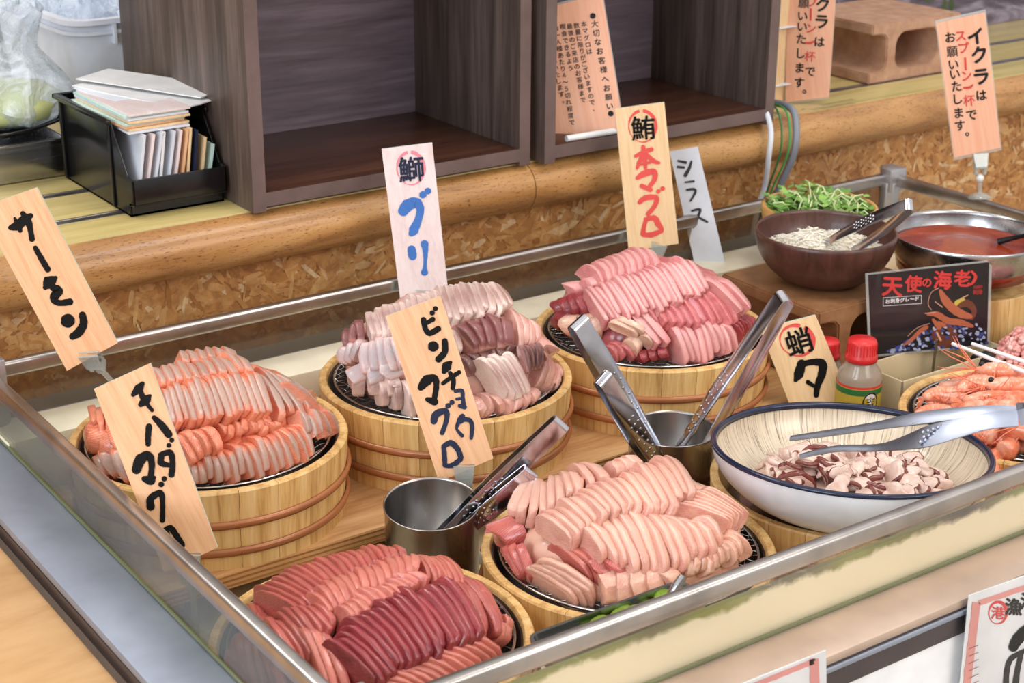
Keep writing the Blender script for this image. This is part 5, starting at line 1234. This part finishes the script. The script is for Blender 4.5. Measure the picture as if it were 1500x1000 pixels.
# ------------------------------------------------------------------ seasoning bottles
def bottle(x, y, z, label, s=1.0):
    b = empty('seasoning_bottle', (x, y, z), label, 'bottle'); b.scale = (s, s, s)
    gm_ = M['bglass']
    MB().lathe([(0, 0), (.025, 0), (.0275, .003), (.0275, .062), (.0255, .070), (.0185, .080), (.0170, .086), (0, .086)], 40).build('body', gm_, b, 2)
    MB().lathe([(.0277, .008), (.0279, .009), (.0279, .055), (.0277, .056)], 48).build('label_band', M['lab'], b, 2)
    MB().lathe([(.02795, .046), (.02800, .0465), (.02800, .053), (.02795, .0535)], 48).build('green_stripe', M['labg'], b, 2)
    MB().lathe([(.02795, .0545), (.02800, .055), (.02800, .057), (.02795, .0575)], 48).build('red_stripe', M['inkred'], b, 2)
    c = MB().lathe([(.0185, .083), (.0198, .0835), (.0198, .090), (.0180, .092), (.0178, .107), (.0165, .110), (0, .111)], 40)
    cap = c.build('cap', M['redcap'], b, 2)
    rg = MB()
    for k in range(28):
        a = 2*PI*k/28; rg.tube([(.0180*math.cos(a), .0180*math.sin(a), .093), (.0180*math.cos(a), .0180*math.sin(a), .106)], .0006, 4)
    rg.build('cap_ribs', M['redcap'], cap, kind='stuff')
    # round mark with the character on the band
    a0 = math.radians(-104); mk = MB(); N = 28
    def wr(u, v, rr): a = a0+u/.028; return (rr*math.cos(a), rr*math.sin(a), .037+v)
    V = [wr(0, 0, .0281)] + [wr(.0105*math.cos(2*PI*k/N), .0135*math.sin(2*PI*k/N), .0281) for k in range(N)]
    MB().add(V, [(0, 1+k, 1+(k+1) % N) for k in range(N)]).build('white_disc', M['white'], b, False)
    V = []; F = []
    for k in range(N):
        for q in (.86, 1.0): V.append(wr(.0105*q*math.cos(2*PI*k/N), .0135*q*math.sin(2*PI*k/N), .02825))
    for k in range(N): k2 = (k+1) % N; F.append((2*k, 2*k+1, 2*k2+1, 2*k2))
    v, f = glyph('吉', .012); mk.add(V, F); mk.add([wr(a*.013, q*.017, .0284) for a, q in v], f); mk.build('lettering', M['ink'], b, False)
    return b
M['bglass'] = plain('clear_bottle', (196, 178, 158), .12, 0, 0, Transmission_Weight=.35)
M['lab'] = plain('yellow_label', (186, 164, 60), .4); M['labg'] = plain('green_label', (44, 112, 60), .4)
bottle(1.438, 1.300, -.018+.002, 'small seasoning bottle with red cap and green-yellow label')
bottle(1.432, 1.352, -.018+.001, 'second red-capped bottle mostly hidden behind the octopus sign', .86)
bevbox('bottle_riser', (1.395, 1.262, FZ), (1.478, 1.382, -.018), M['beige'], .003, label='low beige block under the seasoning bottles', cat='block')
# cream container behind the bottle
def open_box(name, x0, y0, z0, x1, y1, z1, t, mat, label, cat, lip=.004):
    mb = MB()
    mb.box((x0, y0, z0), (x1, y1, z0+t)); mb.box((x0, y0, z0), (x0+t, y1, z1)); mb.box((x1-t, y0, z0), (x1, y1, z1)); mb.box((x0, y0, z0), (x1, y0+t, z1)); mb.box((x0, y1-t, z0), (x1, y1, z1))
    o = mb.build(name, mat, None, True, .0012, label=label, cat=cat); return o
open_box('cream_container', 1.497, 1.282, FZ, 1.70, 1.352, .030, .003, M['beige'], 'beige plastic container below the black picture card', 'container')

# ------------------------------------------------------------------ shrimps
def shrimp(loc, rz, scale, tilt, label, curl=1.0, head=True, seed=0):
    r = random.Random(seed); root = empty('cooked_shrimp', loc, label, 'shrimp', 'cooked shrimp piled at the right end'); 
    root.rotation_euler = (tilt[0], tilt[1], rz); root.scale = (scale,)*3
    pts = []; rs = []
    n = 26
    for i in range(n+1):
        t = i/n; a = -.5 + t*2.9*curl; R = .024
        pts.append(Vector((R*math.sin(a), 0, R*math.cos(a)-R)))
        seg = .0006*abs(math.sin(t*PI*7))-.0003; rs.append((.0088*(1-t)**.5*.75+.0034)*(1 if t > .03 else .8)+seg)
    mb = MB().tube(pts, rs, 12); mb.build('body', M['shrimpshell'], root, 2)
    # tail fan
    tl = MB(); e = pts[-1]; d = (pts[-1]-pts[-2]).normalized()
    for k in (-1, 0, 1):
        w = Vector((0, 1, 0)); P = [e, e+d*.006+w*(k*.004-.002), e+d*.013+w*(k*.008-.003), e+d*.014+w*(k*.008+.003), e+d*.006+w*(k*.004+.002)]
        nrm = Vector((d.z, 0, -d.x))*.0005; tl.add([p+nrm for p in P]+[p-nrm for p in P], [(0, 1, 2, 3, 4), (9, 8, 7, 6, 5)]+[(j, (j+1) % 5, 5+(j+1) % 5, 5+j) for j in range(5)])
    tl.build('tail_fan', M['shrimpshell'], root, False)
    if head:
        h0 = pts[0]; hd = (pts[0]-pts[1]).normalized()
        hb_ = MB().tube([h0-hd*.004, h0+hd*.004, h0+hd*.012, h0+hd*.020+Vector((0, 0, .001)), h0+hd*.026+Vector((0, 0, .003))], [.0088, .0098, .0086, .0052, .001], 12)
        hh = hb_.build('head', M['shrimpshell'], root, 2)
        MB().tube([h0+hd*.016+Vector((0, 0, .004)), h0+hd*.036+Vector((0, 0, .007))], [.0015, .0002], 5).build('rostrum', M['feeler'], hh)
        for s in (-1, 1):
            MB().sphere(h0+hd*.019+Vector((0, s*.0062, .0025)), .0033, 12).build('eye', M['eye'], hh, 2)
        fe = MB()
        for j in range(9):
            p = h0+hd*.022; q = [p]; v = (hd+Vector((r.uniform(-.3, .3), r.uniform(-.9, .9), r.uniform(.0, .9)))).normalized()
            for m_ in range(6): v = (v+Vector((r.uniform(-.2, .2), r.uniform(-.2, .2), r.uniform(-.2, .1)))).normalized(); q.append(q[-1]+v*.0080)
            fe.tube(q, [.0009, .0008, .0007, .0006, .0005, .0004, .0002], 4, False)
        fe.build('feelers', M['feeler'], hh, kind='stuff')
    lg = MB()
    for j in range(10):
        i = 2+j*2; p = pts[i]; inward = (Vector((0, 0, -.024))-p).normalized()
        for s in (-1, 1): 
            l_ = .010 if j < 5 else .006
            lg.tube([p+inward*.005+Vector((0, s*.003, 0)), p+inward*(.005+l_*.6)+Vector((r.uniform(-.003, .003), s*.006, 0)), p+inward*(.005+l_)+Vector((r.uniform(-.003, .003), s*.004, 0))], [.0008, .0006, .0003], 4, False)
    lg.build('legs', M['feeler'], root, kind='stuff')
    return root
sh = [  # px, py, rz, tilt x, curl, head
 (1378, 572, 2.5, 1.2, .45, 1), (1372, 598, 2.2, 1.1, .5, 1), (1480, 540, 5.5, 1.2, .5, 1), (1496, 560, 5.8, 1.3, .6, 1), (1418, 596, 3.4, 1.1, .6, 1), (1428, 556, 2.7, 1.2, .5, 1), (1462, 600, 4.3, 1.2, .6, 1),
 (1478, 590, .6, 1.35, 1.0, 0), (1506, 586, 1.2, 1.2, 1.0, 0), (1440, 628, 2.2, 1.3, .9, 0), (1412, 668, 3.4, 1.3, 1.0, 0), (1450, 690, 3.0, 1.2, .8, 0),
 (1478, 655, .4, 1.35, 1.0, 0), (1500, 625, 5.2, 1.2, 1.0, 0), (1400, 632, 3.9, 1.2, .7, 0), (1530, 650, 4.2, 1.2, .9, 1), (1540, 600, .2, 1.2, .9, 1), (1560, 630, 1.9, 1.2, .9, 1)]
DOME['shr'] = .050
ty = 0
for i, (u, v, rz, tx, cu, hd) in enumerate(sh):
    p = dome_hit('shr', u, v, 0); cx, cy, zr = TUBS['shr']; r_ = math.hypot(p.x-cx, p.y-cy)
    if r_ > .118: p.x = cx+(p.x-cx)*.118/r_; p.y = cy+(p.y-cy)*.118/r_
    lab = ('whole cooked shrimp with head and black eyes on the wire rack' if hd else 'curled cooked shrimp with its head tucked out of view')
    lab = ORD[sorted(q[0] for q in sh if q[5] == hd).index(u)] + '-from-left ' + lab
    s_ = shrimp(tuple(p+Vector((0, 0, -.004))), rz, 1.12 if hd else 1.25, (tx, ty), lab, cu, bool(hd), i)
    s_['group'] = 'whole shrimps' if hd else 'curled shrimps'
DOME['shr'] = .046
core('shr', 'shrimpshell', 'shrimp_heap', 'lower layer of shrimps hidden inside the shrimp pile')
# minced tuna on a dark tray
bevbox('dark_tray', (1.640, 1.195, FZ), (1.80, 1.30, .030), M['black'], .006, label='dark tray holding minced pink tuna at the right edge', cat='tray')
mb = MB(); r7 = random.Random(31)
for i in range(900):
    a = r7.uniform(0, 2*PI); r = math.sqrt(r7.random()); x = 1.72+.072*r*math.cos(a); y = 1.247+.046*r*math.sin(a); zz = .028+.040*(1-r**2)**.5*r7.uniform(.55, 1)
    mb.sphere((x, y, zz), r7.uniform(.003, .007), 8, Matrix.Rotation(r7.uniform(0, 3), 3, 'X') @ Matrix.Rotation(r7.uniform(0, 3), 3, 'Y'), (1, .6, .8))
o = mb.build('minced_tuna', M['mincedfish'], None, 2, label='rough heap of pink minced tuna at the right edge', cat='minced fish', kind='stuff')
for (a, b, lab) in (((1395, 503), (1530, 556), 'left one of two pale chopsticks over the shrimps'), ((1424, 503), (1545, 545), 'right one of two pale chopsticks over the shrimps')):
    MB().tube([atz(*a, .088), atz(*b, .085)], [.0022, .0030], 8).build('chopstick', M['white'], None, label=lab, cat='chopstick')

# ------------------------------------------------------------------ wasabi tray by the front rail
wt = empty('wasabi_tray', (.845, .975, .0), 'narrow steel tray smeared with green wasabi by the front rail', 'tray')
ang = math.radians(2)
def rrect(x0, y0, x1, y1, r, n=5):
    P = []
    for cx, cy, a0 in ((x1-r, y1-r, 0), (x0+r, y1-r, PI/2), (x0+r, y0+r, PI), (x1-r, y0+r, 3*PI/2)):
        for k in range(n+1): a = a0+PI/2*k/n; P.append((cx+r*math.cos(a), cy+r*math.sin(a)))
    return P
def tray(o, L, W, H, mat):
    A = rrect(-L/2, -W/2, L/2, W/2, .012); B = rrect(-L/2+.003, -W/2+.003, L/2-.003, W/2-.003, .010); C = rrect(-L/2+.006, -W/2+.006, L/2-.006, W/2-.006, .008)
    n = len(A); V = [(x, y, H) for x, y in A] + [(x, y, H) for x, y in B] + [(x, y, .002) for x, y in C] + [(x, y, 0) for x, y in C] + [(x, y, H-.001) for x, y in A]
    F = []
    for (a, b) in ((0, 1), (1, 2), (3, 4), (4, 0)):
        for k in range(n): k2 = (k+1) % n; F.append((a*n+k, a*n+k2, b*n+k2, b*n+k))
    F += [tuple(2*n+k for k in range(n)), tuple(3*n+k for k in range(n))]
    return MB().add(V, F).build('tray_body', mat, o, True)
tray(wt, .170, .044, .020, M['steel'])
wt.location = (.785, .9515, .0745)
wm = plain('wasabi_paste', (120, 150, 30), .5, 0, .4)
r8 = random.Random(4); mb = MB()
for i in range(26): mb.sphere((r8.uniform(-.02, .068), r8.uniform(.004, .014), .008+r8.uniform(0, .010)), r8.uniform(.004, .008), 8, None, (1.3, 1, .6))
o = mb.build('wasabi', wm, None, 2, label='green wasabi paste in the narrow steel tray', cat='paste', kind='stuff'); o.location = (.785, .9515, .0745)
bevbox('tray_support', (.715, .932, FZ), (.855, .971, .074), M['cream'], .002, label='cream block under the wasabi tray', cat='block')
MB().tube([aty(983, 872, .955)+Vector((-.02, .012, -.055)), aty(983, 872, .955), aty(992, 858, .955), aty(1001, 843, .955)], [.003, .004, .0052, .0036], 10).build('spoon_tip', M['steel'], None, label='rounded steel spoon handle end sticking up behind the front rail', cat='spoon')

# ================================================================== cabinets on the counter
def cabinet(x0, x1, y0, y1, yb, z0, H, label, rz=0):
    t = .0175; c = empty('shelf_cabinet', (x0, y0, z0), label, 'cabinet')
    W = x1-x0; D = y1-y0; B = yb-y0
    for x in (0, W-t):
        p = MB().box((x, .0012, 0), (x+t, D, H)).build('side_panel', M['walnut'], c, bevel=.0005)
        MB().box((x, 0, 0), (x+t, .0012, H)).build('edge_band', M['walnut_edge'], p, False)
    for zz, nm in ((.006, 'bottom_panel'), (H-t-.002, 'top_panel')):
        p = MB().box((t, .0012, zz), (W-t, B, zz+t)).build(nm, M['walnut_floor'], c, bevel=.0005)
        MB().box((t, 0, zz), (W-t, .0012, zz+t)).build('edge_band', M['walnut_edge'], p, False)
    MB().box((t, B, .006), (W-t, B+.006, H)).build('back_panel', M['walnut_h'], c, False)
    return c
cabinet(.872, 1.289, 1.789, 2.17, 2.055, .2258, .42, 'empty dark walnut box shelf at the left on the counter')
cabinet(1.305, 1.729, 1.777, 2.17, 2.045, .2258, .42, 'dark walnut box shelf at the right holding a laminated notice')
# bamboo screen strip between the right cabinet and the laminated sign
bs = empty('bamboo_screen', (1.826, 1.862, .2258), 'narrow roll of split bamboo slats beside the right cabinet', 'screen')
for k in range(7): MB().tube([(k*.006-.02, k*.002, 0), (k*.006-.02+.01, k*.002, .34)], .0023, 6).build('slat', M['signpale'], bs)
for z_ in (.03, .12, .21): MB().box((-.024, -.0035, z_), (.026, .0145, z_+.0015)).build('binding_thread', M['paper'], bs, False)
bevbox('clear_corner_guard', (1.76, 1.800, .2258), (1.93, 1.812, .2310), M['film'], 0, label='clear plastic strip lying at the counter edge by the block', cat='strip')
# cables behind the case
cb = ((1127, 1134, 'white_tube', M['paper'], .0042, 'dirty white hose running down the wall beside the right cabinet', 0), (1142, 1140, 'green_cable', plain('green_cable', (40, 110, 60), .4), .0016, 'left of two thin green cables beside the right cabinet', 0), (1152, 1146, 'green_cable', plain('green_cable_2', (60, 150, 80), .4), .0016, 'right of two thin green cables beside the right cabinet', 0), (1160, 1155, 'grey_hose', plain('grey_hose', (132, 136, 146), .4), .0055, 'grey hose curving down beside the right cabinet', 0))
for i, (ua, ub, nm, mt, r, lab, _) in enumerate(cb):
    bow = (4, 6, 10, 13)[i]
    P = [Vector((1.765+.006*i, 1.86, .2370)), aty(ua-8+i*2, 158, 1.790), aty(ua+bow*.5, 190, 1.768), aty(ua-2+bow*.3, 228, 1.765), aty(ub-14+bow*.2, 270, 1.790), aty(ub-24, 305, 1.806), aty(ub-34, 360, 1.815)]
    Q = []
    for j in range(len(P)-1):
        p0, p1, p2, p3 = P[max(j-1, 0)], P[j], P[j+1], P[min(j+2, len(P)-1)]
        for q_ in range(5):
            q = q_/5; Q.append(.5*((2*p1)+(p2-p0)*q+(2*p0-5*p1+4*p2-p3)*q*q+(3*p1-p0-3*p2+p3)*q**3))
    Q.append(P[-1]); MB().tube(Q, r, 10).build(nm, mt, None, 2, label=lab, cat='cable')

# ------------------------------------------------------------------ black parts bin with sign boards
bn = empty('parts_bin', (.742, 1.860, .2258), 'open-fronted black plastic bin full of small sign boards', 'bin')
def binside(x):
    P = [(0, 0), (.215, 0), (.215, .112), (.045, .108), (.004, .050), (-.012, .048), (-.012, .016), (0, .014)]
    V = [(x, y, z) for y, z in P] + [(x+.0025, y, z) for y, z in P]; n = len(P)
    return MB().add(V, [tuple(range(n)), tuple(range(n, 2*n))] + [(j, (j+1) % n, n+(j+1) % n, n+j) for j in range(n)])
Wb = .124
for x in (0, Wb-.0025): binside(x).build('side_wall', M['black'], bn, bevel=.0006)
MB().box((0, 0, 0), (Wb, .215, .0025)).build('bottom', M['black'], bn)
MB().box((0, .2125, 0), (Wb, .215, .112)).build('rear_wall', M['black'], bn)
MB().box((.0, -.012, .016), (Wb, -.0095, .048)).build('front_lip', M['black'], bn, bevel=.0006)
MB().box((.0, 0, .0), (Wb, .0025, .016)).box((0, -.012, .0145), (Wb, .0025, .017)).build('front_step', M['black'], bn)
MB().box((-.007, .040, .106), (0, .221, .112)).box((Wb, .040, .106), (Wb+.004, .221, .112)).box((-.007, .215, .106), (Wb+.004, .221, .112)).build('rolled_rim', M['black'], bn, bevel=.001)
for y in (.045, .205): MB().box((-.003, y, .002), (0, y+.006, .106)).build('rib', M['black'], bn, bevel=.0008)
cols = [M['signwood'], M['foamedge'], M['signpale'], M['paper'], M['white'], M['signpink']]
r9 = random.Random(17)
# upright boards
for k in range(11):
    x = .742+.010+k*.0092; mt = [M['paper'], M['signpink'], M['paper'], M['white'], M['paper'], M['signpink'], M['signwood'], M['signpale'], M['inknavy'], M['signpale'], M['foamedge']][k]
    mw = Matrix.Translation((x, 1.866, .2325)) @ Matrix.Rotation(math.radians(9+r9.uniform(-2, 4)), 4, 'Y')
    h = .092 if k < 8 else .088-.010*(k-8)
    o = MB().box((0, 0, 0), (.0034, .15, h)).build('sign_board', mt, None, False); o.matrix_world = mw
    tag(o, ORD[k]+'-from-left ' + ['thin pale sign board standing on edge in the black bin', 'tan sign board standing on edge at the right in the black bin'][k > 5], 'board', ['pale boards on edge in the bin', 'tan boards on edge in the bin'][k > 5])
zz = .2258+.098
for k in range(8):
    mt = [M['paper'], M['signpale'], M['signwood'], M['foamedge'], M['signpale'], M['paper'], M['foamedge'], M['signpink']][k]
    rz = math.radians(r9.uniform(-2, 4)); W_ = .080; L = .165
    o = MB().box((0, 0, 0), (W_, L, .0028)).build('sign_board', mt, None, False)
    o.matrix_world = Matrix.Translation((.750+r9.uniform(0, .005), 1.872+r9.uniform(0, .008), zz)) @ Matrix.Rotation(rz, 4, 'Z')
    tag(o, ORD[k]+'-from-bottom sign board in the flat stack across the black bin', 'board', 'stacked boards in the bin'); zz += .0031
for k, (rz, px_, py_, tl, W_, L) in enumerate(((10, .752, 2.045, 1.0, .075, .175), (22, .752, 2.050, 1.5, .070, .19), (31, .762, 2.060, 1.8, .068, .19))):
    o = MB().box((0, -L, 0), (W_, 0, .0014)).build('sign_board', M['white'] if k else M['paper'], None, False)
    o.matrix_world = Matrix.Translation((px_, py_, zz+.004*(k == 2)+.002*k)) @ Matrix.Rotation(math.radians(rz), 4, 'Z') @ Matrix.Rotation(math.radians(tl), 4, 'X')
    tag(o, ['lowest thin white board fanned out on the stack in the black bin', 'middle thin white board jutting right over the rim of the black bin', 'topmost thin white board lifted above the stack in the black bin'][k], 'board')

# ------------------------------------------------------------------ left background
pn = empty('steel_pan', (.60, 2.16, .2258), 'low stainless pan at the far left on the counter', 'pan')
pm = MB(); x0, x1, y0_, y1_ = -.30, .150, -.075, .15; t_ = .002; h_ = .052
pm.box((x0, y0_, 0), (x1, y1_, t_)); pm.box((x0, y0_, 0), (x1, y0_+t_, h_)); pm.box((x0, y1_-t_, 0), (x1, y1_, h_)); pm.box((x0, y0_, 0), (x0+t_, y1_, h_)); pm.box((x1-t_, y0_, 0), (x1, y1_, h_))
pm.build('pan_body', M['steel'], pn, bevel=.0008)
MB().box((x0-.004, y0_-.006, h_-.003), (x1+.004, y0_, h_)).build('pan_lip', M['steel'], pn, bevel=.001)
pl = MB().lathe([(0, .002), (.09, .002), (.12, .014), (.128, .016), (.129, .0135), (.12, .010), (.09, -.001), (0, -.001)], 60).build('black_plate', M['black'], None, 2, label='black round plate under the clear bag of yellow powder', cat='plate'); pl.location = (.660, 2.190, .2830)
# bag of yellow-green powder
bgm = MB(); V = []; F = []; r10 = random.Random(2); N = 40; Hh = 26
prof = [(0, .0), (.07, .0), (.092, .010), (.096, .025), (.088, .045), (.072, .062), (.050, .080), (.036, .095), (.030, .110), (.034, .128), (.036, .142), (.026, .152), (.0, .155)]
for i in range(len(prof)):
    for k in range(N):
        a = 2*PI*k/N; r, z = prof[i]; w_ = 1+.10*math.sin(a*5+i*1.3)+.07*math.sin(a*9-i*.9)+.05*r10.uniform(-1, 1)
        V.append((r*w_*math.cos(a)+.035*(z/.155)**2, r*w_*math.sin(a)*.9, z+.004*math.sin(a*7+i)*(i > 1)))
for i in range(len(prof)-1):
    for k in range(N): k2 = (k+1) % N; F.append((i*N+k, i*N+k2, (i+1)*N+k2, (i+1)*N+k))
bg_ = bgm.add(V, F).build('plastic_bag', M['bag'], None, True, label='crinkled clear plastic bag of yellow-green powder at the far left', cat='bag'); bg_.location = (.705, 2.185, .2865)
pw = MB().lathe([(0, .052), (.03, .050), (.06, .044), (.080, .030), (.083, .014), (.065, .003), (0, .003)], 40).build('powder', plain('yellow_green_powder', (200, 204, 136), .8, 0, .2), None, 2, label='pale yellow-green powder inside the clear bag', cat='powder', kind='stuff'); pw.location = (.705, 2.185, .2865)
# white container with rolled rim and inner film
wc = empty('white_tub_container', (.838, 2.255, .2258), 'big white plastic container behind the bag at the upper left', 'container', None, math.radians(3))
def rc(z, g, r): return [(x, y, z) for x, y in rrect(0-g, 0-g, .42+g, .31+g, r)]
lv = [rc(0, -.015, .03), rc(.140, 0, .035), rc(.146, 0, .035), rc(.146, .006, .04), rc(.151, .006, .04), rc(.151, 0, .035), rc(.161, .002, .035), rc(.161, .010, .04), rc(.168, .010, .04), rc(.168, -.004, .03), rc(.02, -.02, .03)]
V = sum(lv, []); n = len(lv[0]); F = []
for i in range(len(lv)-1):
    for k in range(n): k2 = (k+1) % n; F.append((i*n+k, i*n+k2, (i+1)*n+k2, (i+1)*n+k))
F.append(tuple(range(n))); F.append(tuple((len(lv)-1)*n+k for k in range(n)))
MB().add(V, F).build('container_body', M['white_blue'], wc, True)
MB().box((.055, -.010, .132), (.059, 0, .162)).build('rim_rib', M['white_blue'], wc)
V = []; F = []; r11 = random.Random(8); nx, ny = 22, 12
for i in range(nx+1):
    for j in range(ny+1): V.append((.02+.38*i/nx, .02+.27*j/ny, .130+.05*r11.random()+.03*math.sin(i*1.1)*math.cos(j*1.3)))
for i in range(nx):
    for j in range(ny): a = i*(ny+1)+j; F.append((a, a+1, a+ny+2, a+ny+1))
o = MB().add(V, F).build('plastic_film', M['bag'], None, False, label='crumpled clear film stuffed in the top of the white container', cat='film'); o.location = wc.location
# blue-lidded clear jar at the left frame edge
jr = empty('clear_jar', (.600, 2.13, .2866), 'clear jar with blue lid at the left frame edge', 'jar')
MB().lathe([(0, 0), (.03, 0), (.032, .05), (.022, .068), (.02, .075)], 24, mat=Matrix.Translation((.0, 0, .016))).build('jar_body', M['bag'], jr, 2)
MB().lathe([(0, .112), (.019, .112), (.020, .092), (0, .091)], 24).build('lid', plain('blue_lid', (24, 60, 120), .4), jr, 2)
# mural on the right behind the block
mu = NT('water_mural'); v = mu.coords((1, 1, 3)); n1 = mu.noise(v, 5, 5, .6, 1.6)
mu.set(Base_Color=mu.ramp(n1, [(.3, (52, 46, 56)), (.5, (98, 88, 104)), (.62, (150, 142, 160)), (.75, (196, 190, 204))]), Roughness=.5)
mo = empty('mural_panel', (2.9, 2.140, .2258), 'photo mural of rushing water and ferns behind the clay block', 'picture')
MB().box((-.95, 0, 0), (1.2, .006, .8)).build('printed_panel', mu.m, mo, False)
fm = plain('printed_fern', (70, 92, 44), .5); r12 = random.Random(6)
for b in range(16):
    fn = MB()
    bx = r12.uniform(-.45, .35); bz = r12.uniform(.0, .16); an = r12.uniform(.9, 2.2); L = r12.uniform(.05, .11)
    for i in range(12):
        t = i/12; cx = bx+math.cos(an)*L*t; cz = bz+math.sin(an)*L*t; l = .022*(1-t)+.004
        for s in (-1, 1):
            a2 = an+s*1.0; fn.add([(cx, -.0006, cz), (cx+math.cos(a2-.25)*l*.5, -.0006, cz+math.sin(a2-.25)*l*.5), (cx+math.cos(a2)*l, -.0006, cz+math.sin(a2)*l), (cx+math.cos(a2+.25)*l*.5, -.0006, cz+math.sin(a2+.25)*l*.5)], [(0, 1, 2, 3)])
    fn.build('printed_fern', fm, mo, False, kind='stuff')
bpy.context.view_layer.update()
